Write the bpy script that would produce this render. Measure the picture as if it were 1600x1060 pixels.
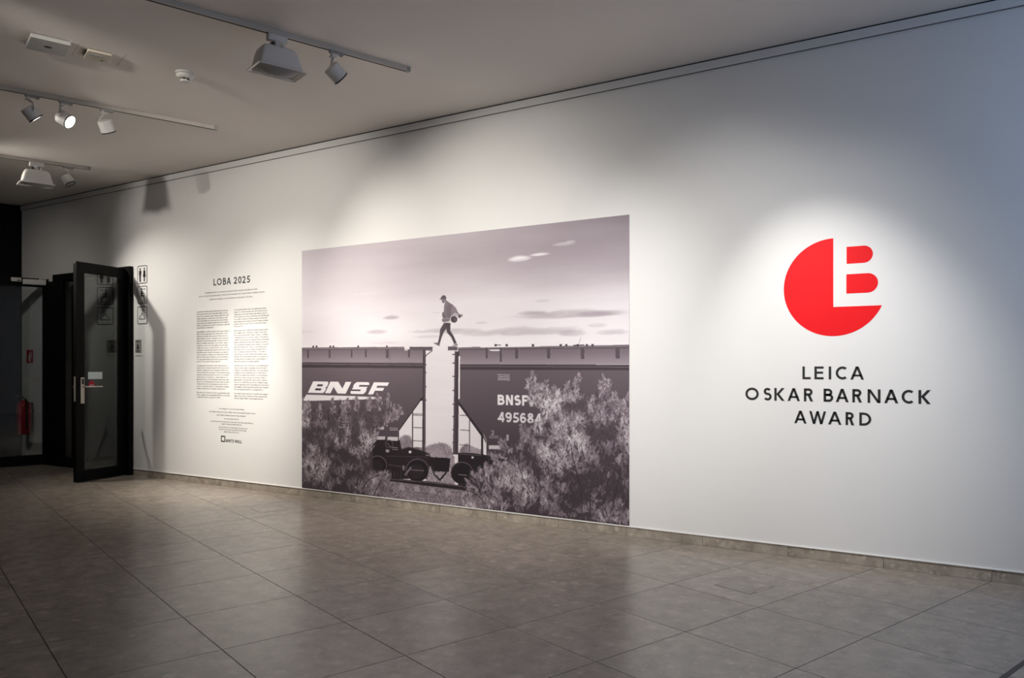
import bpy, bmesh, math, random
import numpy as np
from mathutils import Vector, Matrix

random.seed(4)
RNG = np.random.default_rng(7)
for o in list(bpy.data.objects):
    bpy.data.objects.remove(o)
scene = bpy.context.scene
C = scene.collection

# ------------------------------------------------------------------ camera
# World: the white exhibition wall is the plane y = 0 (room at y < 0), x runs
# along it to the right, z is up, metres.
F_PX, CX, HY, EYE, DIST, YAW = 1226.7, 842.7, 573.0, 1.287, 5.418, math.radians(31.55)
cam_d = bpy.data.cameras.new('camera')
cam = bpy.data.objects.new('camera', cam_d)
C.objects.link(cam)
cam.location = (0, -DIST, EYE)
cam.rotation_euler = (math.pi / 2, 0, YAW)
cam_d.sensor_width = 36.0
cam_d.lens = F_PX / 1600 * 36.0
cam_d.shift_x = (800 - CX) / 1600
cam_d.shift_y = (HY - 530) / 1600
cam_d.clip_start = 0.05
scene.camera = cam

# ------------------------------------------------------------------ world, exposure
world = bpy.data.worlds.new('world')
scene.world = world
world.use_nodes = True
wb = world.node_tree.nodes['Background']
wb.inputs[0].default_value = (0.55, 0.68, 1.0, 1)
wb.inputs[1].default_value = 0.25
vs = scene.view_settings
vs.view_transform = 'Standard'
vs.look = 'None'
vs.exposure = 0.0
vs.gamma = 1.0
vs.use_curve_mapping = False

WARM = (1.0, 0.935, 0.85)
NEUT = (1.0, 0.965, 0.92)

# daylight that comes in through the big window at the right end of the hall
win_l = bpy.data.lights.new('daylight', 'AREA')
win_l.shape = 'RECTANGLE'
win_l.size = 1.25
win_l.size_y = 1.35
win_l.energy = 42
win_l.color = (0.42, 0.63, 1.0)
win_o = bpy.data.objects.new('daylight', win_l)
C.objects.link(win_o)
win_o.location = (2.27, -1.55, 2.45)
win_o.rotation_euler = (0, math.radians(66), 0)

# ------------------------------------------------------------------ helpers
def w_at(px, py, y=0.0):
    """point of the wall plane seen at a measured place of the photograph, in metres"""
    X, Y = (px - CX) / F_PX, 1.0
    c, s = math.cos(YAW), math.sin(YAW)
    dx, dy = X * c - Y * s, X * s + Y * c
    t = (DIST + y) / dy
    return (dx * t, y, EYE - (py - HY) / F_PX * t)

def z_at(px, py, z):
    """point of a horizontal plane (floor, ceiling)"""
    Y = F_PX * (EYE - z) / (py - HY)
    X = (px - CX) / F_PX * Y
    c, s = math.cos(YAW), math.sin(YAW)
    return (X * c - Y * s, X * s + Y * c - DIST, z)

def project(x, y, z):
    c, s = math.cos(YAW), math.sin(YAW)
    yy = y + DIST
    X, Y = x * c + yy * s, -x * s + yy * c
    return CX + F_PX * X / Y, HY - F_PX * (z - EYE) / Y, Y

GRID = YAW + 0.6986                      # direction of tile joints and ceiling tracks
GD = Vector((math.cos(GRID), math.sin(GRID), 0))
GN = Vector((-math.sin(GRID), math.cos(GRID), 0))
CEIL = 3.477

def obj(name, bm, mat, parent=None, smooth=False):
    me = bpy.data.meshes.new(name)
    if isinstance(bm, bmesh.types.BMesh):
        bm.normal_update()
        bm.to_mesh(me)
        bm.free()
    else:
        me = bm
        me.name = name
    if mat:
        me.materials.clear()
        me.materials.append(mat)
    if smooth:
        for p in me.polygons:
            p.use_smooth = True
        try:
            me.set_sharp_from_angle(angle=math.radians(38))
        except Exception:
            pass
    o = bpy.data.objects.new(name, me)
    C.objects.link(o)
    if parent:
        o.parent = parent
    return o

def tag(o, label=None, cat=None, group=None, kind=None):
    if label: o['label'] = label
    if cat: o['category'] = cat
    if group: o['group'] = group
    if kind: o['kind'] = kind
    return o

def empty(name, loc=(0, 0, 0), rz=0.0):
    e = bpy.data.objects.new(name, None)
    e.empty_display_size = 0.1
    C.objects.link(e)
    e.location = loc
    e.rotation_euler = (0, 0, rz)
    return e

def box(bm, x0, x1, y0, y1, z0, z1, m=None, bevel=0.0):
    vs_ = [bm.verts.new((x, y, z)) for z in (z0, z1) for x, y in ((x0, y0), (x1, y0), (x1, y1), (x0, y1))]
    q = [(3, 2, 1, 0), (4, 5, 6, 7), (0, 1, 5, 4), (1, 2, 6, 5), (2, 3, 7, 6), (3, 0, 4, 7)]
    fs = [bm.faces.new([vs_[i] for i in f]) for f in q]
    if bevel:
        es = list({e for f in fs for e in f.edges})
        r = bmesh.ops.bevel(bm, geom=es, offset=bevel, segments=2, affect='EDGES', profile=0.5)
        vs_ = list({v for f in r['faces'] for v in f.verts} | {v for v in vs_ if v.is_valid})
    if m is not None:
        bmesh.ops.transform(bm, matrix=m, verts=vs_)
    return vs_

def bx(*a, m=None, bevel=0.0):
    bm = bmesh.new()
    box(bm, *a, m=m, bevel=bevel)
    return bm

def lathe(bm, prof, n=32, m=None, cap=True):
    """profile [(r, z)...] turned about local z"""
    rings = []
    for r_, z_ in prof:
        rings.append([bm.verts.new((r_ * math.cos(2 * math.pi * k / n), r_ * math.sin(2 * math.pi * k / n), z_)) for k in range(n)])
    for a, b in zip(rings[:-1], rings[1:]):
        for k in range(n):
            bm.faces.new((a[k], a[(k + 1) % n], b[(k + 1) % n], b[k]))
    if cap:
        bm.faces.new(list(reversed(rings[0])))
        bm.faces.new(rings[-1])
    vs_ = [v for r in rings for v in r]
    if m is not None:
        bmesh.ops.transform(bm, matrix=m, verts=vs_)
    return vs_

def tube(bm, pts, r, n=10):
    pts = [Vector(p) for p in pts]
    rings = []
    up = Vector((0.13, 0.21, 0.97))
    for i, p in enumerate(pts):
        d = (pts[min(i + 1, len(pts) - 1)] - pts[max(i - 1, 0)]).normalized()
        a = d.cross(up)
        if a.length < 1e-3:
            a = d.cross(Vector((1, 0, 0)))
        a.normalize()
        b = d.cross(a).normalized()
        rings.append([bm.verts.new(p + r * (math.cos(2 * math.pi * k / n) * a + math.sin(2 * math.pi * k / n) * b)) for k in range(n)])
    for A, B in zip(rings[:-1], rings[1:]):
        for k in range(n):
            bm.faces.new((A[k], A[(k + 1) % n], B[(k + 1) % n], B[k]))
    bm.faces.new(list(reversed(rings[0])))
    bm.faces.new(rings[-1])

def prism(bm, poly, y0, y1):
    """polygon [(x, z)...] in the wall plane, from y0 (front) back to y1"""
    a = [bm.verts.new((x, y0, z)) for x, z in poly]
    b = [bm.verts.new((x, y1, z)) for x, z in poly]
    n = len(poly)
    f = bm.faces.new(a)
    bm.faces.new(list(reversed(b)))
    for k in range(n):
        bm.faces.new((a[k], b[k], b[(k + 1) % n], a[(k + 1) % n]))
    return f

def slab(bm, poly, z0, z1, m=None):
    """polygon [(x, y)...] (ccw) extruded from z0 up to z1"""
    a = [bm.verts.new((x, y, z0)) for x, y in poly]
    b = [bm.verts.new((x, y, z1)) for x, y in poly]
    n = len(poly)
    bm.faces.new(list(reversed(a)))
    bm.faces.new(b)
    for k in range(n):
        bm.faces.new((a[k], a[(k + 1) % n], b[(k + 1) % n], b[k]))
    if m is not None:
        bmesh.ops.transform(bm, matrix=m, verts=a + b)

def look_matrix(loc, direction):
    """local -z... local z axis points along direction"""
    q = Vector(direction).to_track_quat('Z', 'Y')
    return Matrix.Translation(Vector(loc)) @ q.to_matrix().to_4x4()

# ------------------------------------------------------------------ materials
def mat(name, col, rough=0.5, metal=0.0, spec=0.5):
    m = bpy.data.materials.new(name)
    m.use_nodes = True
    b = m.node_tree.nodes['Principled BSDF']
    b.inputs['Base Color'].default_value = (*col, 1)
    b.inputs['Roughness'].default_value = rough
    b.inputs['Metallic'].default_value = metal
    b.inputs['Specular IOR Level'].default_value = spec
    return m

def nodes(m):
    return m.node_tree.nodes, m.node_tree.links, m.node_tree.nodes['Principled BSDF']

def paint(name, col, rough, scale=260, bump=0.06, var=0.03, spec=0.3):
    m = mat(name, col, rough, spec=spec)
    N, L, b = nodes(m)
    tc = N.new('ShaderNodeTexCoord')
    n = N.new('ShaderNodeTexNoise')
    n.inputs['Scale'].default_value = scale
    n.inputs['Detail'].default_value = 3
    L.new(tc.outputs['Object'], n.inputs['Vector'])
    bp = N.new('ShaderNodeBump')
    bp.inputs['Strength'].default_value = bump
    bp.inputs['Distance'].default_value = 0.002
    L.new(n.outputs['Fac'], bp.inputs['Height'])
    L.new(bp.outputs['Normal'], b.inputs['Normal'])
    n2 = N.new('ShaderNodeTexNoise')
    n2.inputs['Scale'].default_value = 1.3
    n2.inputs['Detail'].default_value = 4
    L.new(tc.outputs['Object'], n2.inputs['Vector'])
    r = N.new('ShaderNodeValToRGB')
    r.color_ramp.elements[0].position = 0.3
    r.color_ramp.elements[1].position = 0.7
    r.color_ramp.elements[0].color = (*[c * (1 - var) for c in col], 1)
    r.color_ramp.elements[1].color = (*col, 1)
    L.new(n2.outputs['Fac'], r.inputs['Fac'])
    L.new(r.outputs['Color'], b.inputs['Base Color'])
    return m

def stone(name, base, rough, per_object=True, stretch=(1, 1, 1), contrast=1.0):
    """beige-grey conglomerate limestone: soft pebbles, light chips, dark pores"""
    m = mat(name, base, rough, spec=0.5)
    N, L, b = nodes(m)
    geo = N.new('ShaderNodeNewGeometry')
    info = N.new('ShaderNodeObjectInfo')
    off = N.new('ShaderNodeVectorMath')
    off.operation = 'MULTIPLY_ADD'
    comb = N.new('ShaderNodeCombineXYZ')
    for k in range(3):
        L.new(info.outputs['Random'], comb.inputs[k])
    L.new(comb.outputs[0], off.inputs[0])
    off.inputs[1].default_value = (37.0, 53.0, 11.0) if per_object else (0, 0, 0)
    mp = N.new('ShaderNodeMapping')
    mp.inputs['Scale'].default_value = stretch
    L.new(geo.outputs['Position'], mp.inputs['Vector'])
    L.new(mp.outputs[0], off.inputs[2])
    vec = off.outputs[0]
    # warp so that the chips get broken outlines
    nw_ = N.new('ShaderNodeTexNoise'); nw_.inputs['Scale'].default_value = 26; nw_.inputs['Detail'].default_value = 3
    L.new(vec, nw_.inputs['Vector'])
    wv = N.new('ShaderNodeVectorMath'); wv.operation = 'MULTIPLY_ADD'
    wv.inputs[1].default_value = (0.05, 0.05, 0.05)
    L.new(nw_.outputs['Color'], wv.inputs[0]); L.new(vec, wv.inputs[2])
    # soft cloudy mottling
    n1 = N.new('ShaderNodeTexNoise'); n1.inputs['Scale'].default_value = 9; n1.inputs['Detail'].default_value = 4
    n1.inputs['Roughness'].default_value = 0.6
    L.new(vec, n1.inputs['Vector'])
    r1 = N.new('ShaderNodeValToRGB')
    k = 0.34 * contrast
    r1.color_ramp.elements[0].position = 0.15
    r1.color_ramp.elements[1].position = 0.85
    r1.color_ramp.elements[0].color = (*[c * (1 - k) for c in base], 1)
    r1.color_ramp.elements[1].color = (*[min(1, c * (1 + k)) for c in base], 1)
    L.new(n1.outputs['Fac'], r1.inputs['Fac'])
    last = r1.outputs['Color']
    def chips(scale, lo, hi, dmin, dmax, amount, tone, last):
        v = N.new('ShaderNodeTexVoronoi'); v.inputs['Scale'].default_value = scale
        L.new(wv.outputs[0], v.inputs['Vector'])
        sep = N.new('ShaderNodeSeparateColor'); L.new(v.outputs['Color'], sep.inputs[0])
        rp = N.new('ShaderNodeMapRange'); rp.inputs['From Min'].default_value = lo; rp.inputs['From Max'].default_value = hi
        L.new(sep.outputs[0], rp.inputs['Value'])
        rd = N.new('ShaderNodeMapRange'); rd.inputs['From Min'].default_value = dmin; rd.inputs['From Max'].default_value = dmax
        rd.inputs['To Min'].default_value = amount; rd.inputs['To Max'].default_value = 0.0
        L.new(v.outputs['Distance'], rd.inputs['Value'])
        mul = N.new('ShaderNodeMath'); mul.operation = 'MULTIPLY'
        L.new(rp.outputs[0], mul.inputs[0]); L.new(rd.outputs[0], mul.inputs[1])
        mx = N.new('ShaderNodeMix'); mx.data_type = 'RGBA'
        L.new(mul.outputs[0], mx.inputs[0]); L.new(last, mx.inputs[6])
        mx.inputs[7].default_value = (*[min(1, c * t_) for c, t_ in zip(base, tone)], 1)
        return mx.outputs[2]
    last = chips(15, 0.70, 1.0, 0.22, 0.52, 0.55 * contrast, (1.6, 1.62, 1.62), last)
    last = chips(37, 0.62, 1.0, 0.20, 0.50, 0.50 * contrast, (1.7, 1.7, 1.68), last)
    last = chips(24, 0.74, 1.0, 0.20, 0.50, 0.45 * contrast, (0.62, 0.60, 0.58), last)
    last = chips(33, 0.955, 0.97, 0.10, 0.24, 0.65 * contrast, (0.38, 0.36, 0.34), last)
    # slight tile-to-tile tone
    hv = N.new('ShaderNodeMapRange')
    hv.inputs['To Min'].default_value = 0.93
    hv.inputs['To Max'].default_value = 1.06
    L.new(info.outputs['Random'], hv.inputs['Value'])
    mt = N.new('ShaderNodeMix'); mt.data_type = 'RGBA'; mt.blend_type = 'MULTIPLY'
    mt.inputs[0].default_value = 1.0
    L.new(last, mt.inputs[6]); L.new(hv.outputs[0], mt.inputs[7])
    L.new(mt.outputs[2], b.inputs['Base Color'])
    return m

def emit(name, col, strength):
    m = mat(name, (0.8, 0.8, 0.8), 0.4)
    b = m.node_tree.nodes['Principled BSDF']
    b.inputs['Emission Color'].default_value = (*col, 1)
    b.inputs['Emission Strength'].default_value = strength
    return m

def glass_mat(name, tint=(0.90, 0.92, 0.92)):
    m = bpy.data.materials.new(name)
    m.use_nodes = True
    N, L = m.node_tree.nodes, m.node_tree.links
    N.remove(N['Principled BSDF'])
    out = N['Material Output']
    t = N.new('ShaderNodeBsdfTransparent'); t.inputs[0].default_value = (*tint, 1)
    g = N.new('ShaderNodeBsdfGlossy'); g.inputs['Roughness'].default_value = 0.012
    g.inputs['Color'].default_value = (0.9, 0.92, 0.92, 1)
    lw = N.new('ShaderNodeLayerWeight'); lw.inputs['Blend'].default_value = 0.5
    pw = N.new('ShaderNodeMath'); pw.operation = 'POWER'; pw.inputs[1].default_value = 5.0
    L.new(lw.outputs['Facing'], pw.inputs[0])
    fr = N.new('ShaderNodeMath'); fr.operation = 'MULTIPLY_ADD'
    fr.inputs[1].default_value = 0.94; fr.inputs[2].default_value = 0.06
    L.new(pw.outputs[0], fr.inputs[0])
    mx = N.new('ShaderNodeMixShader')
    L.new(fr.outputs[0], mx.inputs[0]); L.new(t.outputs[0], mx.inputs[1]); L.new(g.outputs[0], mx.inputs[2])
    L.new(mx.outputs[0], out.inputs['Surface'])
    return m

M = {}
M['wall'] = paint('wall_paint', (0.80, 0.795, 0.785), 0.62)
M['ceil'] = paint('ceiling_paint', (0.78, 0.735, 0.69), 0.8, var=0.02)
M['trim'] = paint('trim_paint', (0.74, 0.735, 0.725), 0.6)
M['bead'] = paint('white_bead', (0.88, 0.87, 0.85), 0.5)
M['line'] = mat('painted_shadow_line', (0.16, 0.155, 0.15), 0.8)  # tone of the shadow line painted under the cornice
M['gap_shadow'] = mat('painted_gap_shadow', (0.03, 0.03, 0.03), 0.8)  # near-black that stands for shade in narrow gaps
M['tile'] = stone('floor_stone', (0.275, 0.235, 0.197), 0.27, stretch=(1, 1, 1))
M['skirt'] = stone('skirting_stone', (0.335, 0.293, 0.245), 0.42, contrast=1.45)
M['grout'] = mat('dark_grout', (0.02, 0.017, 0.015), 0.9)
M['black'] = paint('black_powder_coat', (0.0045, 0.0043, 0.0042), 0.55, scale=600, bump=0.03, var=0.1, spec=0.1)
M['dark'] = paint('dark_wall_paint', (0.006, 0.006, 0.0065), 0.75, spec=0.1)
M['hall'] = paint('dim_hall_paint', (0.32, 0.31, 0.30), 0.8)
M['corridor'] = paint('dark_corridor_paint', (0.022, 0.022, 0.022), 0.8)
M['glass'] = glass_mat('clear_glass')
M['steel'] = paint('brushed_steel', (0.62, 0.56, 0.48), 0.34, scale=300, bump=0.02, spec=0.5)
M['steel'].node_tree.nodes['Principled BSDF'].inputs['Metallic'].default_value = 0.55
M['alu'] = paint('grey_aluminium', (0.74, 0.73, 0.70), 0.45, scale=400, bump=0.02)
M['lamp'] = paint('white_lamp_enamel', (0.72, 0.70, 0.67), 0.42, scale=500, bump=0.02, var=0.015)
M['lampdark'] = mat('dark_lamp_trim', (0.02, 0.02, 0.02), 0.45)
M['track'] = paint('grey_track_enamel', (0.56, 0.52, 0.46), 0.5, scale=500, bump=0.02)
M['slot'] = mat('track_slot', (0.01, 0.01, 0.01), 0.7)
M['lens_on'] = emit('lit_lens', (1.0, 0.95, 0.86), 14.0)
M['lens_off'] = mat('unlit_lens', (0.16, 0.155, 0.15), 0.25)
M['diffuser'] = paint('grey_diffuser', (0.24, 0.235, 0.225), 0.5, scale=300, bump=0.02)
M['plastic'] = paint('white_plastic', (0.66, 0.64, 0.61), 0.45, scale=500, bump=0.02)
M['plastic_grey'] = paint('grey_plastic', (0.36, 0.355, 0.34), 0.5, scale=500, bump=0.02)
M['beige'] = paint('beige_plastic', (0.50, 0.45, 0.37), 0.5, scale=500, bump=0.02)
M['vinyl_black'] = paint('black_vinyl', (0.022, 0.022, 0.023), 0.5, scale=800, bump=0.01, var=0.05)
M['vinyl_red'] = paint('red_vinyl', (0.80, 0.007, 0.012), 0.5, scale=30, bump=0.02, var=0.02, spec=0.15)
M['vinyl_grey'] = paint('grey_text_vinyl', (0.27, 0.255, 0.24), 0.55, scale=800, bump=0.01)
M['sign'] = paint('sign_white', (0.80, 0.795, 0.785), 0.5, scale=500, bump=0.01, var=0.01)
M['sign_grey'] = paint('sign_grey', (0.30, 0.29, 0.27), 0.5, scale=500, bump=0.01)
M['red'] = paint('extinguisher_red', (0.42, 0.012, 0.015), 0.35, scale=200, bump=0.01, spec=0.5)
M['rubber'] = mat('black_rubber', (0.012, 0.012, 0.012), 0.6)
M['paper'] = paint('pale_paper', (0.62, 0.70, 0.70), 0.6, scale=300, bump=0.02)
M['sticker_red'] = paint('sticker_red', (0.45, 0.012, 0.03), 0.5, scale=300, bump=0.01)
# ================================================================== the setting
OPX0, OPX1, OPZ = -10.72, -8.984, 2.478        # doorway in the white wall
CORNER = -11.59                                # where the white wall meets the black one
RIGHT = 2.3                                    # window wall
BASE = 0.073
TILE, OX, OY = 0.6, 1.7898, 1.8588
ORG = Vector((0, -DIST, 0))

def struct(name, bm, m, parent=None):
    o = obj(name, bm, m, parent)
    if parent is None:
        o['kind'] = 'structure'
    return o

# white exhibition wall with its doorway
bm = bmesh.new()
box(bm, OPX1, RIGHT + 0.2, 0, 0.2, BASE + 0.003, CEIL)
box(bm, OPX0, OPX1, 0, 0.2, OPZ, CEIL)
box(bm, CORNER - 0.25, OPX0, 0, 0.2, BASE + 0.003, CEIL)
box(bm, OPX1, RIGHT + 0.2, 0.012, 0.2, 0, BASE + 0.003)
box(bm, CORNER - 0.25, OPX0, 0.012, 0.2, 0, BASE + 0.003)
tag(struct('wall_back', bm, M['wall']), 'tall white exhibition wall carrying the mural and lettering', 'wall')

# black return wall, parallel to the floor joints
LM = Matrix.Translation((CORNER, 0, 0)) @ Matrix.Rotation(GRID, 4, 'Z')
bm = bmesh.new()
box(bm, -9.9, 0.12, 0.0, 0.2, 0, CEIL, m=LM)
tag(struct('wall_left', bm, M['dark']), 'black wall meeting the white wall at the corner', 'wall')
# rear wall behind the photographer
bm = bx(-15.2, RIGHT + 0.2, -9.2, -9.0, 0, CEIL)
tag(struct('wall_front', bm, M['hall']), 'grey wall of the hall opposite the exhibition wall', 'wall')
# right wall with a big window
WY0, WY1, WZ0, WZ1 = -2.25, -0.85, 1.8, 3.1
bm = bmesh.new()
box(bm, RIGHT, RIGHT + 0.2, -9.0, WY0, 0, CEIL)
box(bm, RIGHT, RIGHT + 0.2, WY1, 0.0, 0, CEIL)
box(bm, RIGHT, RIGHT + 0.2, WY0, WY1, 0, WZ0)
box(bm, RIGHT, RIGHT + 0.2, WY0, WY1, WZ1, CEIL)
tag(struct('wall_right', bm, M['wall']), 'white end wall with a large daylight window', 'wall')
bm = bmesh.new()
for y0, y1 in ((WY0, WY0 + 0.06), (WY1 - 0.06, WY1), ((WY0 + WY1) / 2 - 0.03, (WY0 + WY1) / 2 + 0.03)):
    box(bm, RIGHT + 0.06, RIGHT + 0.12, y0, y1, WZ0, WZ1)
box(bm, RIGHT + 0.06, RIGHT + 0.12, WY0, WY1, WZ0, WZ0 + 0.06)
box(bm, RIGHT + 0.06, RIGHT + 0.12, WY0, WY1, WZ1 - 0.06, WZ1)
win = struct('window_1', bm, M['black'])
tag(win, 'large black framed window in the end wall', 'window')
obj('pane', bx(RIGHT + 0.085, RIGHT + 0.091, WY0 + 0.05, WY1 - 0.05, WZ0 + 0.05, WZ1 - 0.05), M['glass'], win)

# ceiling
tag(struct('ceiling', bx(-15.6, RIGHT + 0.2, -9.2, 3.2, CEIL, CEIL + 0.12), M['ceil']), 'plain pale ceiling over the hall', 'ceiling')

# cornice strip along the top of the white wall
t1 = struct('trim_1', bx(CORNER, RIGHT, -0.014, 0.0, 3.407, 3.467), M['trim'])
tag(t1, 'white cornice strip under the ceiling', 'trim')
obj('painted_gap_shadow', bx(CORNER, RIGHT, -0.010, 0.0, 3.467, CEIL), M['gap_shadow'], t1)  # dark strip painted in as the shade between cornice and ceiling
obj('painted_gap_shadow', bx(CORNER, RIGHT, -0.0145, 0.0, 3.4045, 3.407), M['line'], t1)  # solid grey strip painted as a shadow line below the cornice
# white bead that ends the plaster above the skirting
tb = struct('trim_2', bx(OPX1, RIGHT, -0.007, 0.012, BASE - 0.001, BASE + 0.006), M['bead'])
tag(tb, 'thin white plaster bead above the stone skirting', 'trim')

# stone skirting, 60 cm pieces
bb = struct('baseboard_back', bx(OPX1, RIGHT, 0.009, 0.012, 0, BASE - 0.001), M['grout'])
tag(bb, 'low beige stone skirting along the foot of the white wall', 'skirting')
x = -1.95 + 0.6 * 9
sk_me = None
while x > OPX1:
    x0, x1 = max(OPX1, x - 0.6) + 0.001, x - 0.001
    if x1 - x0 > 0.02 and x0 < 0.8:
        full = abs(x1 - x0 - 0.598) < 1e-4
        if full and sk_me:
            o = bpy.data.objects.new('skirting_stone', sk_me)
            C.objects.link(o)
            o.parent = bb
        else:
            o = obj('skirting_stone', bx(-(x1 - x0) / 2, (x1 - x0) / 2, 0.0, 0.008, 0.0, BASE - 0.0012, bevel=0.0008), M['skirt'], bb)
            if full: sk_me = o.data
        o.location = ((x0 + x1) / 2, 0.0006, 0)
    elif x1 - x0 > 0.02:
        o = obj('skirting_stone', bx(x0, x1, 0.0006, 0.0086, 0, BASE - 0.0012), M['skirt'], bb)
    x -= 0.6
bl = struct('baseboard_left', bx(CORNER, -10.95, 0.0, 0.012, 0, BASE), M['skirt'])
tag(bl, 'stone skirting behind the black framed glass', 'skirting')

# ---- floor: dark bed, every visible tile an object
floor = struct('floor', bx(-15.6, RIGHT + 0.2, -9.2, 3.2, -0.06, -0.004), M['grout'])
tag(floor, 'polished beige grey stone tile floor', 'floor')

def clip(poly, px_, py_, nx, ny):
    """keep the side where (p - P).n <= 0"""
    out = []
    for i in range(len(poly)):
        a, b = poly[i], poly[(i + 1) % len(poly)]
        da = (a[0] - px_) * nx + (a[1] - py_) * ny
        db = (b[0] - px_) * nx + (b[1] - py_) * ny
        if da <= 0: out.append(a)
        if (da < 0 < db) or (db < 0 < da):
            t = da / (da - db)
            out.append((a[0] + t * (b[0] - a[0]), a[1] + t * (b[1] - a[1])))
    return out

def area(p):
    return 0.5 * sum(p[i][0] * p[(i + 1) % len(p)][1] - p[(i + 1) % len(p)][0] * p[i][1] for i in range(len(p)))

def bev_slab(bm, poly, z0, z1, e=0.0003):
    """tile: straight sides, small arris on the top"""
    n = len(poly)
    cx = sum(p[0] for p in poly) / n
    cy = sum(p[1] for p in poly) / n
    a = [bm.verts.new((p[0], p[1], z0)) for p in poly]
    b = [bm.verts.new((p[0], p[1], z1 - e)) for p in poly]
    c = []
    for p in poly:
        d = Vector((p[0] - cx, p[1] - cy))
        l = d.length
        d = d * ((l - e * 1.4) / l) if l > 0.01 else d
        c.append(bm.verts.new((cx + d.x, cy + d.y, z1)))
    bm.faces.new(c)
    for k in range(n):
        q = (k + 1) % n
        bm.faces.new((a[k], a[q], b[q], b[k]))
        bm.faces.new((b[k], b[q], c[q], c[k]))

G2 = 0.002
h2 = TILE / 2 - G2
unit = [(-h2, -h2), (h2, -h2), (h2, h2), (-h2, h2)]
bm = bmesh.new()
bev_slab(bm, unit, -0.004, 0.0)
tile_me = bpy.data.meshes.new('tile')
bm.to_mesh(tile_me); bm.free()
tile_me.materials.append(M['tile'])
rest = bmesh.new()
n_t = 0
LN = Vector((math.cos(GRID + math.pi / 2), math.sin(GRID + math.pi / 2)))
for i in range(-16, 24):
    for j in range(-14, 32):
        c = ORG + GD * (OX + (i + 0.5) * TILE) + GN * (OY + (j + 0.5) * TILE)
        poly = [(c.x + GD.x * u + GN.x * v, c.y + GD.y * u + GN.y * v) for u, v in unit]
        full = poly
        poly = clip(poly, 0, -0.0005, 0, 1)
        if len(poly) > 2: poly = clip(poly, CORNER, 0, LN.x, LN.y)
        if len(poly) > 2: poly = clip(poly, RIGHT, 0, 1, 0)
        if len(poly) > 2: poly = clip(poly, 0, -9.0, 0, -1)
        if len(poly) < 3 or area(poly) < 0.0006: continue
        vis = False
        for p in poly + [(sum(q[0] for q in poly) / len(poly), sum(q[1] for q in poly) / len(poly))]:
            u, v, d = project(p[0], p[1], 0)
            if d > 0.3 and -15 < u < 1615 and v < 1075: vis = True
        if vis:
            n_t += 1
            if abs(area(poly) - area(full)) < 1e-6:
                o = bpy.data.objects.new('tile', tile_me)
                C.objects.link(o)
                o.location = c
                o.rotation_euler = (0, 0, GRID)
            else:
                bm = bmesh.new()
                bev_slab(bm, [(p[0] - c.x, p[1] - c.y) for p in poly], -0.004, 0.0)
                o = obj('tile', bm, M['tile'])
                o.location = c
            o.parent = floor
        else:
            bev_slab(rest, poly, -0.004, 0.0)
bev_slab(rest, [(OPX0, 0.0005), (OPX1, 0.0005), (OPX1, 2.6), (OPX0, 2.6)], -0.004, 0.0)
o = obj('tile_field', rest, M['tile'], floor)
o['kind'] = 'stuff'

# dark expansion joint crossing the floor at the right
a, b = Vector(z_at(1600, 1036, 0)), Vector(z_at(1572, 1056, 0))
jd = (b - a).normalized()
jm = Matrix.Translation((a.x, a.y, 0)) @ Matrix.Rotation(math.atan2(jd.y, jd.x), 4, 'Z')
o = obj('expansion_joint', bx(-1.6, 2.2, -0.011, 0.011, 0.0, 0.0012, m=jm), M['lampdark'])
tag(o, 'dark metal expansion joint strip across the stone floor', 'joint strip', kind='structure')

# corridor behind the doorway
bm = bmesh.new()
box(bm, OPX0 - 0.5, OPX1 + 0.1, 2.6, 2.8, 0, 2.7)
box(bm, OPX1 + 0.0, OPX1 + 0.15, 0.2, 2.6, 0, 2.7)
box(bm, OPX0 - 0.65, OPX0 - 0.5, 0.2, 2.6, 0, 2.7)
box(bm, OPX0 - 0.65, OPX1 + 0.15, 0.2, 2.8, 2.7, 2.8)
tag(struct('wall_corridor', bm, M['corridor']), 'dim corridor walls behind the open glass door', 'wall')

# ---- doorway frame with fixed side panel
bm = bmesh.new()
box(bm, -9.156, OPX1 - 0.001, -0.05, 0.07, 0, OPZ - 0.003, bevel=0.003)
fr = struct('door_1', bm, M['black'])
tag(fr, 'black steel door frame around the corridor doorway', 'door frame')
obj('frame_head', bx(OPX0 + 0.02, -9.156, -0.05, 0.07, 2.39, OPZ - 0.003, bevel=0.003), M['black'], fr)
obj('frame_side_panel', bx(-10.93, -10.47, -0.045, -0.002, 0, 2.392, bevel=0.003), M['black'], fr)
obj('fixed_stile', bx(-10.15, -10.07, -0.03, 0.03, 0, 2.39), M['black'], fr)
obj('fixed_rail', bx(-10.47, -10.15, -0.03, 0.03, 0, 0.12), M['black'], fr)
obj('fixed_pane', bx(-10.47, -10.15, -0.004, 0.004, 0.12, 2.39), M['glass'], fr)

# ---- open door leaf
HX, HYY = -9.052, -0.062
LEAF = 0.672
lang = math.atan2(-0.648, 0.172)
leaf = empty('door_2', (HX, HYY, 0), lang)
tag(leaf, 'black framed glass door leaf standing open beside the restroom signs', 'door', kind='structure')
ZT = 2.45
obj('stile', bx(LEAF - 0.105, LEAF, -0.012, 0.0, 0.008, ZT, bevel=0.002), M['black'], leaf)
obj('stile', bx(0.0, 0.095, -0.055, 0.0, 0.008, ZT, bevel=0.002), M['black'], leaf)
obj('lock_edge', bx(LEAF - 0.105, LEAF - 0.012, -0.058, -0.012, 0.008, ZT - 0.02, bevel=0.002), M['black'], leaf)
obj('rail', bx(0.095, LEAF - 0.105, -0.055, 0.0, 2.33, ZT, bevel=0.002), M['black'], leaf)
obj('rail', bx(0.095, LEAF - 0.105, -0.055, 0.0, 0.008, 0.127, bevel=0.002), M['black'], leaf)
pane = obj('pane', bx(0.092, LEAF - 0.102, -0.014, -0.008, 0.12, 2.335), M['glass'], leaf)
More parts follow.
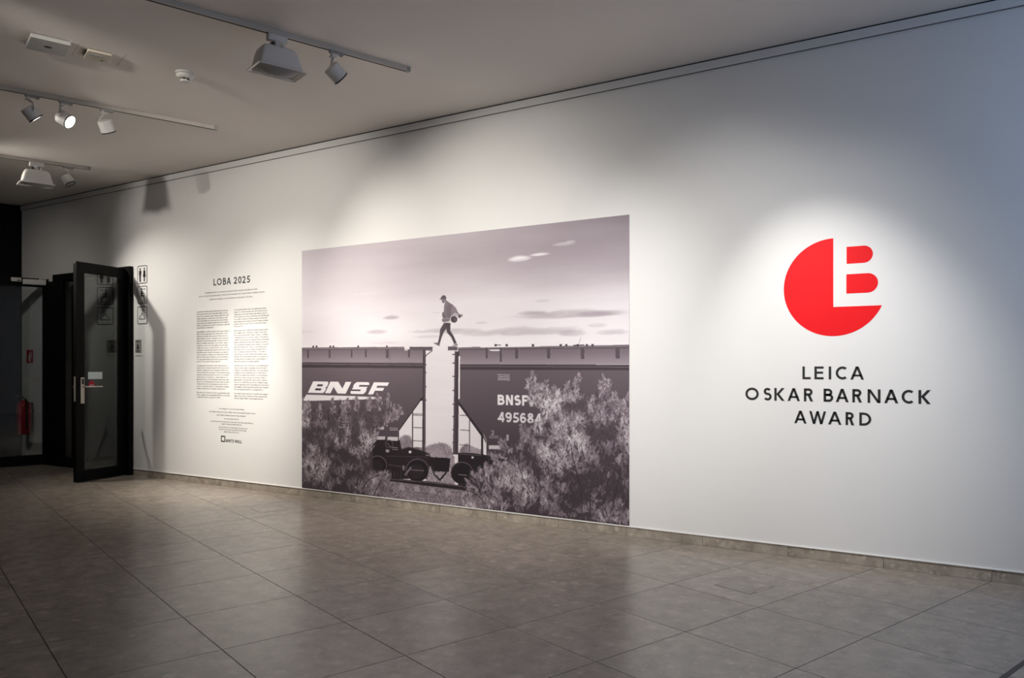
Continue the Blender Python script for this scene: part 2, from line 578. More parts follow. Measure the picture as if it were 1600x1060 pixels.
obj('lock_plate', bx(LEAF - 0.012, LEAF - 0.009, -0.046, -0.022, 0.90, 1.175), M['steel'], leaf)
hp = obj('handle_plate', bx(LEAF - 0.098, LEAF - 0.048, 0.0, 0.012, 0.875, 1.165, bevel=0.004), M['steel'], leaf)
obj('key_reader', bx(LEAF - 0.088, LEAF - 0.058, 0.012, 0.017, 1.09, 1.15, bevel=0.003), M['lampdark'], hp)
bm = bmesh.new()
tube(bm, [(LEAF - 0.075, 0.012, 1.062), (LEAF - 0.075, 0.055, 1.062), (LEAF - 0.09, 0.062, 1.062), (LEAF - 0.29, 0.06, 1.06)], 0.0085, 12)
obj('lever', bm, M['steel'], hp, True)
bm = bmesh.new()
tube(bm, [(LEAF - 0.06, -0.058, 1.062), (LEAF - 0.06, -0.105, 1.062), (LEAF - 0.075, -0.112, 1.062), (LEAF - 0.18, -0.11, 1.06)], 0.0085, 12)
obj('lever', bm, M['steel'], leaf, True)
obj('notice', bx(LEAF - 0.355, LEAF - 0.16, -0.008, -0.0068, 1.145, 1.225), M['paper'], leaf)
bm = bmesh.new()
prism(bm, [(LEAF - 0.255, 1.055), (LEAF - 0.16, 1.055), (LEAF - 0.17, 1.10), (LEAF - 0.195, 1.128), (LEAF - 0.225, 1.128), (LEAF - 0.245, 1.10)], -0.0068, -0.008)
bmesh.ops.recalc_face_normals(bm, faces=bm.faces)
st = obj('sticker', bm, M['sticker_red'], leaf)
obj('sticker_stripe', bx(LEAF - 0.235, LEAF - 0.18, -0.0068, -0.0062, 1.075, 1.081), M['paper'], st)
for z in (0.25, 1.2, 2.2):
    bm = bmesh.new()
    lathe(bm, [(0.011, z), (0.011, z + 0.11)], 14, Matrix.Translation((-0.012, 0.004, 0)))
    obj('hinge', bm, M['black'], leaf, True)

# ---- glass partition door parallel to the floor joints
PJ = Vector((-10.913, 0, 0))
part = empty('door_3', PJ, GRID + math.pi)          # local x runs away from the wall
tag(part, 'black framed glass door closing off the dark niche at the corner', 'door', kind='structure')
def pb(name, *a, m='black', parent=None, bevel=0.003):
    return obj(name, bx(*a, bevel=bevel), M[m], parent or part)
pb('frame_head', 0.0, 2.6, -0.03, 0.03, 2.325, 2.434)
pb('post', 0.015, 0.06, -0.03, 0.03, 0.0, 2.325)
pb('bottom_rail', 0.06, 1.0, -0.025, 0.025, 0.006, 0.135)
pb('stile', 1.0, 1.08, -0.025, 0.025, 0.006, 2.325)
obj('pane', bx(0.055, 1.005, -0.004, 0.004, 0.13, 2.33), M['glass'], part)
pb('bottom_rail', 1.09, 2.0, -0.025, 0.025, 0.006, 0.135)
obj('pane', bx(1.08, 2.0, -0.004, 0.004, 0.13, 2.33), M['glass'], part)
pb('post', 2.0, 2.08, -0.03, 0.03, 0.0, 2.325)
cl = pb('door_closer', 0.03, 0.285, 0.03, 0.085, 2.347, 2.415, m='alu', bevel=0.006)
bm = bmesh.new()
tube(bm, [(0.1, 0.05, 2.415), (0.1, 0.05, 2.428), (0.02, 0.07, 2.43)], 0.006, 8)
obj('closer_arm', bm, M['alu'], cl)
sn = pb('door_sensor', 0.30, 0.41, 0.03, 0.07, 2.378, 2.428, m='plastic', bevel=0.005)
obj('sensor_eye', bx(0.31, 0.345, 0.07, 0.072, 2.386, 2.398), M['lampdark'], sn)
# ================================================================== ceiling fittings
TB = CEIL - 0.034                        # underside of the tracks
def track(end, length, label):
    e = Vector((end[0], end[1], 0))
    root = empty('track_rail', (e.x, e.y, TB), GRID)
    tag(root, label, 'track', 'lighting tracks on the ceiling')
    obj('rail_body', bx(-length, -0.03, -0.017, 0.017, 0.0, 0.034, bevel=0.002), M['track'], root)
    obj('contact_slot', bx(-length, -0.032, -0.006, 0.010, -0.0008, 0.004), M['slot'], root)
    obj('end_cap', bx(-0.031, 0.0, -0.0175, 0.0175, -0.001, 0.034, bevel=0.003), M['plastic_grey'], root)
    return root

def on_line(p, t):
    return (p[0] + GD.x * t, p[1] + GD.y * t)

T1 = z_at(640, 113, TB); T2 = z_at(339, 203.5, TB); T3 = z_at(141, 266, TB)
track(T1, 3.6, 'long grey lighting track carrying a spotlight and a hooded floodlight near the mural')
track(T2, 2.9, 'grey lighting track carrying three white spotlights')
track(T3, 2.6, 'short grey lighting track by the black corner carrying a floodlight and one spotlight')

def line_pt(T, px, py):
    """foot of a fitting on its track"""
    q = Vector(z_at(px, py, TB)) - Vector(T)
    return on_line(T, q.dot(GD))

def spotlight(pos, target, label, lit=None, side=1, power=0, size=40, blend=0.9, col=WARM, group=None, radius=0.035, bent=0.0):
    root = empty('track_spotlight', (pos[0], pos[1], TB), GRID)
    tag(root, label, 'spotlight', group)
    R = Matrix.Rotation(-GRID, 3, 'Z')
    hc = Vector((0.0, 0.0, -0.142))                       # head centre, local
    d = R @ (Vector(target) - (Vector(root.location) + Matrix.Rotation(GRID, 3, 'Z') @ hc))
    d.normalize()
    obj('adapter', bx(-0.045, 0.055, -0.013, 0.013, -0.018, -0.001, bevel=0.003), M['plastic_grey'], root)
    bm = bmesh.new()
    lathe(bm, [(0.009, -0.024), (0.012, -0.022), (0.012, -0.014), (0.008, -0.012)], 12, Matrix.Translation((0.04, 0.004, 0)))
    obj('lock_knob', bm, M['plastic_grey'], root, True)
    bm = bmesh.new()
    lathe(bm, [(0.012, -0.035), (0.012, -0.016)], 16, Matrix.Translation((-0.025, 0, 0)))
    lathe(bm, [(0.024, -0.047), (0.027, -0.044), (0.027, -0.038), (0.024, -0.035)], 20, Matrix.Translation((-0.018, 0, 0)))
    obj('pivot', bm, M['lamp'], root, True)
    # arm from the pivot to the flank of the head
    flank = Vector((d.y, -d.x, 0))
    flank = flank.normalized() * side if flank.length > 1e-3 else Vector((0, 1, 0))
    bm = bmesh.new()
    p0 = Vector((-0.018, 0, -0.043))
    p1 = hc + flank * 0.0635 + Vector((0, 0, 0.062))
    p2 = hc + flank * 0.0635
    tube(bm, [p0, p0.lerp(p1, 0.5), p1, p1.lerp(p2, 0.6), p2], 0.0085, 10)
    obj('arm', bm, M['lamp'], root, True)
    m = look_matrix(hc, d)
    bm = bmesh.new()
    L = 0.050
    lathe(bm, [(0.040, -L), (0.0515, -L + 0.001), (0.0555, -L + 0.005), (0.0565, L - 0.008), (0.0565, L), (0.052, L), (0.051, L - 0.006), (0.02, L - 0.012)], 36, m)
    obj('head', bm, M['lamp'], root, True)
    bm = bmesh.new()
    lathe(bm, [(0.052, L - 0.007), (0.0572, L - 0.007), (0.0572, L + 0.002), (0.0515, L + 0.002), (0.0515, L - 0.005)], 36, m, cap=False)
    obj('rim', bm, M['lampdark'], root, True)
    bm = bmesh.new()
    lathe(bm, [(0.0512, L - 0.006), (0.050, L - 0.002), (0.034, L + 0.0005), (0.002, L + 0.0015)], 32, m)
    obj('lens', bm, M['lens_on'] if lit else M['lens_off'], root, True)
    if power:
        ld = bpy.data.lights.new('spot_beam', 'SPOT')
        ld.energy = power
        ld.color = col
        ld.spot_size = math.radians(size)
        ld.spot_blend = blend
        ld.shadow_soft_size = radius
        lo = bpy.data.objects.new('spot_beam', ld)
        C.objects.link(lo)
        lo.parent = root
        lo.matrix_local = look_matrix(hc + d * (L + 0.045), -d)
    return root

def floodlight(pos, label, dx=0.0, tilt=0.0):
    root = empty('track_floodlight', (pos[0], pos[1], TB), GRID)
    tag(root, label, 'floodlight')
    obj('adapter', bx(-0.065, 0.065, -0.024, 0.024, -0.045, -0.001, bevel=0.008), M['lamp'], root)
    bm = bmesh.new()
    lathe(bm, [(0.018, -0.092), (0.02, -0.09), (0.02, -0.044)], 18)
    obj('stem', bm, M['lamp'], root, True)
    T = Matrix.Translation((dx, 0, -0.085)) @ Matrix.Rotation(tilt, 4, 'X')
    # hood: rounded-rectangle sections, flaring to a lip
    def ring(bm, hx, hy, z, rr, n=5):
        out = []
        for sx, sy, a0 in ((1, 1, 0), (-1, 1, 90), (-1, -1, 180), (1, -1, 270)):
            for k in range(n):
                a = math.radians(a0 + 90 * k / (n - 1))
                out.append(bm.verts.new(T @ Vector((sx * (hx - rr) + rr * math.cos(a), sy * (hy - rr) + rr * math.sin(a), z))))
        return out
    bm = bmesh.new()
    secs = [(0.080, 0.045, 0.0, 0.03), (0.100, 0.062, -0.006, 0.03), (0.114, 0.074, -0.022, 0.028), (0.124, 0.081, -0.055, 0.024), (0.135, 0.090, -0.115, 0.018), (0.142, 0.096, -0.140, 0.014), (0.165, 0.110, -0.152, 0.012), (0.163, 0.108, -0.156, 0.012), (0.137, 0.091, -0.144, 0.014), (0.13, 0.085, -0.12, 0.014)]
    rs = [ring(bm, *s) for s in secs]
    n = len(rs[0])
    for A, B in zip(rs[:-1], rs[1:]):
        for k in range(n):
            bm.faces.new((A[k], B[k], B[(k + 1) % n], A[(k + 1) % n]))
    bm.faces.new(list(reversed(rs[0])))
    bmesh.ops.recalc_face_normals(bm, faces=bm.faces)
    obj('hood', bm, M['lamp'], root, True)
    bm = bmesh.new()
    NX, NY = 12, 8
    g = [[bm.verts.new(T @ Vector((-0.136 + 0.272 * i / NX, -0.088 + 0.176 * j / NY,
          -0.142 - 0.04 * math.cos(math.pi * (i / NX - 0.5)) * math.cos(math.pi * (j / NY - 0.5)))))
          for j in range(NY + 1)] for i in range(NX + 1)]
    for i in range(NX):
        for j in range(NY):
            bm.faces.new((g[i][j], g[i][j + 1], g[i + 1][j + 1], g[i + 1][j]))
    obj('diffuser', bm, M['diffuser'], root, True)
    for s in (-1, 1):
        bm = bmesh.new()
        box(bm, s * 0.035 - 0.008, s * 0.035 + 0.008, -0.03, 0.03, -0.095, -0.055, bevel=0.003)
        obj('bracket', bm, M['lampdark'] if s < 0 else M['lamp'], root)
    return root

K = 1.0
spotlight(on_line(T2, -1.43), (-6.265, 0, 0.74), 'white spotlight on the middle track, lit lens seen edge on', lit=True, power=212 * K, size=80, blend=1.0)
spotlight(on_line(T2, -1.2), (-3.0, 0, 0.776), 'white spotlight on the middle track with its lit lens facing the room', lit=True, power=411 * K, size=78, blend=1.0)
spotlight(on_line(T2, -0.9), (-7.2, 0, 0.3), 'white spotlight on the middle track turned away towards the doorway', lit=True, power=285 * K, size=47.2, blend=1.0, side=-1)
spotlight(on_line(T1, -0.58), (-3.6, 0, 2.1), 'white spotlight on the long track beside the hooded floodlight', lit=True, power=36 * K, size=112, blend=1.0, side=-1)
spotlight(line_pt(T3, 106, 261), (-7.9, 0, 1.4), 'white spotlight at the end of the short track by the black corner', side=-1)
floodlight(line_pt(T1, 425, 62), 'large white hooded floodlight hanging on the long track near the mural')
floodlight(line_pt(T3, 57, 254), 'large white hooded floodlight hanging near the black corner')

# lamps of the same kind outside the frame; the niche one is added
T0 = (T1[0] + 2.48, T1[1] - 0.15)
track(T0, 3.7, 'grey lighting track in front of the red emblem')
spotlight(on_line(T0, -0.5), (-1.06, 0, 1.302), 'white spotlight lighting the red emblem and lettering', lit=True, power=184 * K, size=49.3, blend=1.0, col=NEUT)
spotlight(on_line(T0, -3.4), (-1.644, 0, 1.368), 'white spotlight aimed between the mural and the red emblem', lit=True, power=380 * K, size=45, blend=1.0, col=NEUT)
spotlight(on_line(T0, -2.886), (-3.313, 0, 1.141), 'white spotlight crossing its beam onto the right half of the mural', lit=True, power=433 * K, size=52, blend=1.0, col=NEUT)
spotlight(on_line(T1, -3.4), (-6.3, 0, 2.2), 'white spotlight far back on the long track lighting the text columns', lit=True, power=385 * K, size=52, blend=1.0)
T4 = (-9.42, -1.25)
track(T4, 2.2, 'grey lighting track before the black wall')
spotlight(on_line(T4, -0.32), (-8.1, 0, 1.0), 'white spotlight shining past the open door', lit=True, power=190 * K, size=82, blend=1.0, radius=0.05)
spotlight(on_line(T3, -1.5), (-7.647, 0, 2.356), 'white spotlight behind the floodlight near the black corner', lit=True, power=54 * K, size=98, blend=1.0)

spotlight(on_line(T4, -1.25), (-11.0, 0, 1.2), 'added unseen spotlight brightening the corner niche', lit=True, power=34 * K, size=90, blend=1.0)  # unseen lamp added to lift the dark corner niche

# ceiling plates
def ceiling_plate(name, px, py, hx, hy, th, label, cat, m):
    p = z_at(px, py, CEIL - th / 2)
    root = empty(name, (p[0], p[1], CEIL), GRID)
    tag(root, label, cat)
    obj('cover', bx(-hx, hx, -hy, hy, -th, -0.004, bevel=0.004), M[m], root)
    obj('gap_shadow_plate', bx(-hx + 0.012, hx - 0.012, -hy + 0.012, hy - 0.012, -0.005, 0.0), M['gap_shadow'], root)  # near-black plate paints the shadow between cover and ceiling
    return root
r_ = ceiling_plate('ceiling_loudspeaker', 75, 70, 0.115, 0.125, 0.032, 'square white ceiling unit with a dark oval opening', 'ceiling unit', 'plastic_grey')
bm = bmesh.new()
lathe(bm, [(0.022, -0.0335), (0.024, -0.032), (0.024, -0.030)], 24, Matrix.Diagonal((1.0, 0.75, 1, 1)))
obj('oval_opening', bm, M['lampdark'], r_)
r_ = ceiling_plate('ceiling_sensor', 152.5, 87, 0.075, 0.085, 0.022, 'small beige ceiling unit with a black eye', 'ceiling unit', 'beige')
bm = bmesh.new()
lathe(bm, [(0.009, -0.024), (0.009, -0.02)], 16, Matrix.Translation((0.035, 0.045, 0)))
obj('eye', bm, M['lampdark'], r_)
obj('slide', bx(-0.055, 0.02, -0.04, 0.0, -0.0245, -0.02), M['plastic_grey'], r_)
for k, (a, b) in enumerate((((123.8, 67.8), (112, 87)), ((196.6, 85), (183, 103)))):
    A, B = Vector(z_at(*a, CEIL)), Vector(z_at(*b, CEIL))
    mm = Matrix.Translation((A.x, A.y, CEIL)) @ Matrix.Rotation(math.atan2(B.y - A.y, B.x - A.x), 4, 'Z')
    o = obj('ceiling_seam', bx(0, 0.27, -0.0025, 0.0025, -0.001, 0.0, m=mm), M['track'])
    tag(o, ('thin seam in the ceiling between the two ceiling units', 'faint thin seam in the ceiling past the beige ceiling unit')[k], 'seam', kind='structure')

p = z_at(289, 113.5, CEIL)
r_ = empty('smoke_detector', (p[0], p[1], CEIL))
tag(r_, 'round white smoke detector on the ceiling', 'smoke detector')
bm = bmesh.new()
lathe(bm, [(0.066, 0.0), (0.068, -0.003), (0.068, -0.012), (0.062, -0.016), (0.058, -0.016)], 36)
obj('base', bm, M['plastic'], r_, True)
bm = bmesh.new()
lathe(bm, [(0.056, -0.014), (0.062, -0.020), (0.061, -0.030), (0.05, -0.042), (0.04, -0.046), (0.036, -0.046)], 36)
obj('housing', bm, M['plastic'], r_, True)
bm = bmesh.new()
lathe(bm, [(0.030, -0.044), (0.031, -0.060), (0.028, -0.060)], 28)
obj('smoke_inlet', bm, M['lampdark'], r_, True)
bm = bmesh.new()
lathe(bm, [(0.033, -0.058), (0.034, -0.062), (0.030, -0.070), (0.012, -0.072)], 28)
obj('cap', bm, M['plastic'], r_, True)
for k in range(6):
    a = k * math.pi / 3 + 0.2
    obj('inlet_rib', bx(-0.003, 0.003, 0.026, 0.033, -0.060, -0.045, m=Matrix.Rotation(a, 4, 'Z')), M['plastic'], r_)

# ================================================================== floor hatches
def hatch(c, ang, s, notch, label):
    root = empty('floor_hatch', (c[0], c[1], 0), ang)
    tag(root, label, 'floor hatch', 'stone lids in the floor tiles')
    slab_b = bmesh.new()
    slab(slab_b, [(-s, -s), (s, -s), (s, s), (-s, s)], 0.0, 0.0004)
    obj('joint', slab_b, M['grout'], root)
    i = s - 0.004
    n0, n1, nd = notch
    bm = bmesh.new()
    slab(bm, [(-i, -i), (i, -i), (i, i), (n1, i), (n1, i - nd), (n0, i - nd), (n0, i), (-i, i)], 0.0, 0.0009)
    obj('lid', bm, M['tile'], root)
    bm = bmesh.new()
    slab(bm, [(n0 + 0.003, i - nd + 0.003), (n1 - 0.003, i - nd + 0.003), (n1 - 0.003, s + 0.003), (n0 + 0.003, s + 0.003)], 0.0, 0.0008)
    obj('cable_flap', bm, M['tile'], root)
hatch((-1.384, -0.862), GRID + math.pi, 0.124, (-0.07, 0.06, 0.022), 'square stone floor hatch below the red emblem')
hatch((-5.78, -0.66), GRID, 0.124, (0.02, 0.09, 0.03), 'square stone floor hatch in front of the left end of the mural')

# ================================================================== signs by the door
def rrect(x0, x1, z0, z1, r, n=5):
    out = []
    for cx, cz, a0 in ((x1 - r, z1 - r, 0), (x0 + r, z1 - r, 90), (x0 + r, z0 + r, 180), (x1 - r, z0 + r, 270)):
        for k in range(n + 1):
            a = math.radians(a0 + 90 * k / n)
            out.append((cx + r * math.cos(a), cz + r * math.sin(a)))
    return out

def ring_prism(bm, outer, inner, y0, y1):
    n = len(outer)
    for y, flip in ((y0, False), (y1, True)):
        pass
    A = [bm.verts.new((x, y0, z)) for x, z in outer]; B = [bm.verts.new((x, y0, z)) for x, z in inner]
    A2 = [bm.verts.new((x, y1, z)) for x, z in outer]; B2 = [bm.verts.new((x, y1, z)) for x, z in inner]
    for k in range(n):
        q = (k + 1) % n
        bm.faces.new((A[k], A[q], B[q], B[k]))
        bm.faces.new((A[k], A2[k], A2[q], A[q]))
        bm.faces.new((B[k], B[q], B2[q], B2[k]))
        bm.faces.new((A2[k], B2[k], B2[q], A2[q]))
    bmesh.ops.recalc_face_normals(bm, faces=bm.faces)

def offset_strip(pts, t, closed=False):
    """left and right outline of a polyline of width t with mitred joints"""
    n = len(pts)
    L_, R_ = [], []
    for i in range(n):
        p = Vector(pts[i])
        a = Vector(pts[i - 1]) if (i > 0 or closed) else None
        b = Vector(pts[(i + 1) % n]) if (i < n - 1 or closed) else None
        d1 = (p - a).normalized() if a is not None else None
        d2 = (b - p).normalized() if b is not None else None
        if d1 is None: d1 = d2
        if d2 is None: d2 = d1
        n1 = Vector((-d1.y, d1.x)); n2 = Vector((-d2.y, d2.x))
        m_ = (n1 + n2)
        if m_.length < 1e-4: m_ = n1
        m_.normalize()
        k = 1.0 / max(0.28, m_.dot(n1))
        L_.append(p + m_ * (t / 2 * k)); R_.append(p - m_ * (t / 2 * k))
    return L_, R_

def strip_prism(bm, pts, t, y0, y1, closed=False):
    L_, R_ = offset_strip(pts, t, closed)
    n = len(pts)
    v = [[bm.verts.new((p.x, y, p.y)) for p in S] for S in (L_, R_) for y in (y0, y1)]
    rng = range(n if closed else n - 1)
    for k in rng:
        q = (k + 1) % n
        bm.faces.new((v[0][k], v[0][q], v[2][q], v[2][k]))
        bm.faces.new((v[0][k], v[1][k], v[1][q], v[0][q]))
        bm.faces.new((v[2][k], v[2][q], v[3][q], v[3][k]))
    if not closed:
        bm.faces.new((v[0][0], v[2][0], v[3][0], v[1][0]))
        bm.faces.new((v[0][-1], v[1][-1], v[3][-1], v[2][-1]))
    bmesh.ops.recalc_face_normals(bm, faces=bm.faces)

def disc(cx, cz, r, n=20):
    return [(cx + r * math.cos(2 * math.pi * k / n), cz + r * math.sin(2 * math.pi * k / n)) for k in range(n)]

SX0, SX1 = w_at(214.9, 500)[0], w_at(230.3, 500)[0]
def sign(py0, py1, label):
    z1 = w_at(222.5, py0)[2]; z0 = w_at(222.5, py1)[2]
    cx, cz = (SX0 + SX1) / 2, (z0 + z1) / 2
    root = empty('pictogram_sign', (cx, 0, cz))
    tag(root, label, 'sign', 'pictogram signs beside the door')
    hx, hz = (SX1 - SX0) / 2, (z1 - z0) / 2
    bm = bmesh.new(); prism(bm, rrect(-hx, hx, -hz, hz, 0.024), -0.002, 0.0)
    bmesh.ops.recalc_face_normals(bm, faces=bm.faces)
    obj('plate', bm, M['sign'], root)
    bm = bmesh.new(); ring_prism(bm, rrect(-hx, hx, -hz, hz, 0.024), rrect(-hx + 0.009, hx - 0.009, -hz + 0.009, hz - 0.009, 0.016), -0.0028, -0.002)
    obj('border', bm, M['vinyl_black'], root)
    return root, hx, hz

def pic(root, name, polys=(), strips=()):
    bm = bmesh.new()
    for p in polys: prism(bm, p, -0.0028, -0.002)
    for pts, t, cl_ in strips: strip_prism(bm, pts, t, -0.0028, -0.002, cl_)
    bmesh.ops.recalc_face_normals(bm, faces=bm.faces)
    return obj(name, bm, M['vinyl_black'], root)

r_, hx, hz = sign(415.2, 443.4, 'black outlined restroom sign with a man and a woman, topmost of three')
pic(r_, 'man_pictogram', [disc(-0.042, 0.066, 0.013), rrect(-0.066, -0.018, -0.005, 0.049, 0.012), [(-0.06, -0.085), (-0.044, -0.085), (-0.044, 0.0), (-0.06, 0.0)], [(-0.040, -0.085), (-0.024, -0.085), (-0.024, 0.0), (-0.040, 0.0)]])
pic(r_, 'woman_pictogram', [disc(0.042, 0.066, 0.013), rrect(0.022, 0.062, 0.012, 0.049, 0.012), [(0.012, -0.028), (0.072, -0.028), (0.058, 0.032), (0.026, 0.032)], [(0.027, -0.085), (0.040, -0.085), (0.040, -0.02), (0.027, -0.02)], [(0.044, -0.085), (0.057, -0.085), (0.057, -0.02), (0.044, -0.02)]])
r_, hx, hz = sign(447.0, 475.0, 'black outlined sign with a wheelchair user, between the restroom and cloakroom signs')
arc = [(-0.016 + 0.042 * math.cos(a), -0.044 + 0.042 * math.sin(a)) for a in [math.radians(130 + 10 * k) for k in range(21)]]
pic(r_, 'wheelchair_user', [disc(-0.012, 0.068, 0.013), [(-0.026, 0.048), (0.002, 0.048), (0.006, 0.012), (0.0, -0.018), (-0.026, -0.018)]],
    [([(-0.012, -0.012), (0.030, -0.012), (0.046, -0.08), (0.06, -0.08)], 0.016, False), ([(0.0, 0.018), (0.034, 0.018)], 0.01, False)])
pic(r_, 'wheel', [], [(arc, 0.007, False)])
pic(r_, 'small_caption', [], [([(0.02, 0.07), (0.06, 0.07)], 0.006, False), ([(0.02, 0.06), (0.055, 0.06)], 0.005, False)])
r_, hx, hz = sign(479.0, 506.8, 'black outlined cloakroom sign with a clothes hanger, lowest of three')
hook = [(0.012 + 0.0 + 0.014 * math.cos(a) - 0.006, 0.052 + 0.014 * math.sin(a)) for a in [math.radians(180 - 30 * k) for k in range(9)]]
pic(r_, 'hanger', [], [([(0.0, 0.026), (-0.058, -0.03), (-0.058, -0.045), (0.058, -0.045), (0.058, -0.03)], 0.009, True),
    (list(reversed(hook)) + [], 0.008, False), ([(0.006, 0.040), (0.0, 0.022)], 0.008, False)])

# notice plate under the signs
px0, px1 = w_at(211.8, 540)[0], w_at(220.8, 540)[0]
zt, zb = w_at(216, 531)[2], w_at(216, 551.5)[2]
r_ = empty('notice_plate', ((px0 + px1) / 2, 0, (zt + zb) / 2))
tag(r_, 'small grey notice plate with a dark figure beside the door frame', 'notice')
hx, hz = (px1 - px0) / 2, (zt - zb) / 2
bm = bmesh.new(); prism(bm, rrect(-hx, hx, -hz, hz, 0.006), -0.004, 0.0); bmesh.ops.recalc_face_normals(bm, faces=bm.faces)
obj('plate', bm, M['sign_grey'], r_)
bm = bmesh.new()
prism(bm, disc(-0.005, 0.02, 0.011), -0.005, -0.004)
prism(bm, [(-0.026, -0.035), (0.02, -0.035), (0.012, 0.006), (-0.02, 0.01)], -0.005, -0.004)
prism(bm, [(-0.04, -0.062), (0.03, -0.062), (0.03, -0.05), (-0.04, -0.05)], -0.005, -0.004)
prism(bm, [(-0.04, 0.05), (0.03, 0.05), (0.03, 0.062), (-0.04, 0.062)], -0.005, -0.004)
bmesh.ops.recalc_face_normals(bm, faces=bm.faces)
obj('figure', bm, M['vinyl_black'], r_)
bm = bmesh.new(); prism(bm, [(-hx, -hz - 0.045), (hx + 0.02, -hz - 0.045), (hx + 0.02, -hz - 0.02), (-hx, -hz - 0.02)], -0.002, 0.0); bmesh.ops.recalc_face_normals(bm, faces=bm.faces)
lb = obj('caption_strip', bm, M['sign'], r_)
for k in range(4):
    obj('caption_mark', bx(-hx + 0.012 + k * 0.028, -hx + 0.03 + k * 0.028, -0.0026, -0.002, -hz - 0.04, -hz - 0.026), M['sign_grey'], lb)

# ================================================================== fire extinguisher in the niche
ex = Vector((-11.30, -0.105, 0))
r_ = empty('fire_extinguisher', (ex.x, ex.y, 0.385))
tag(r_, 'red fire extinguisher hanging in the niche behind the glass', 'fire extinguisher')
bm = bmesh.new()
lathe(bm, [(0.055, 0.0), (0.078, 0.008), (0.083, 0.03), (0.083, 0.36), (0.076, 0.40), (0.05, 0.435), (0.026, 0.447)], 32)
obj('cylinder', bm, M['red'], r_, True)
bm = bmesh.new(); lathe(bm, [(0.0836, 0.16), (0.0838, 0.30)], 32, cap=False)
obj('label_band', bm, M['sticker_red'], r_, True)
bm = bmesh.new(); lathe(bm, [(0.026, 0.445), (0.03, 0.455), (0.03, 0.475), (0.018, 0.485)], 20)
obj('valve', bm, M['steel'], r_, True)
bm = bmesh.new(); tube(bm, [(0.0, 0.0, 0.485), (-0.03, -0.02, 0.50), (-0.11, -0.05, 0.515)], 0.009)
obj('handle', bm, M['rubber'], r_, True)
bm = bmesh.new(); tube(bm, [(0.03, 0, 0.465), (0.075, -0.01, 0.455), (0.1, -0.02, 0.40), (0.102, -0.02, 0.2), (0.098, -0.02, 0.08)], 0.011)
obj('hose', bm, M['rubber'], r_, True)
obj('wall_hook', bx(-0.02, 0.02, 0.08, 0.105, 0.30, 0.42), M['rubber'], r_)
a, b = w_at(42, 547), w_at(52, 567.5)
r_ = empty('extinguisher_sign', ((a[0] + b[0]) / 2, 0, (a[2] + b[2]) / 2))
tag(r_, 'small extinguisher sign on the wall behind the glass', 'sign')
hx, hz = (b[0] - a[0]) / 2, (a[2] - b[2]) / 2
obj('plate', bx(-hx, hx, -0.003, 0, -hz, hz), M['red'], r_)
bm = bmesh.new()
prism(bm, rrect(-0.03, 0.012, -hz + 0.02, 0.02, 0.01), -0.004, -0.003)
strip_prism(bm, [(-0.01, 0.02), (-0.01, 0.04), (0.035, 0.045), (0.04, -0.02)], 0.01, -0.004, -0.003)
bmesh.ops.recalc_face_normals(bm, faces=bm.faces)
obj('extinguisher_pictogram', bm, M['sign'], r_)
# ================================================================== lettering
def arc_pts(cx, cz, rx, rz, a0, a1, n=22):
    return [(cx + rx * math.cos(math.radians(a0 + (a1 - a0) * k / n)), cz + rz * math.sin(math.radians(a0 + (a1 - a0) * k / n))) for k in range(n + 1)]

def rc(x0, x1, z0, z1):
    return [(x0, z0), (x1, z0), (x1, z1), (x0, z1)]

def dg(x0, z0, x1, z1, t):
    """slanting stroke with level ends, x = left edge at either end"""
    return [(x0, z0), (x0 + t, z0), (x1 + t, z1), (x1, z1)]

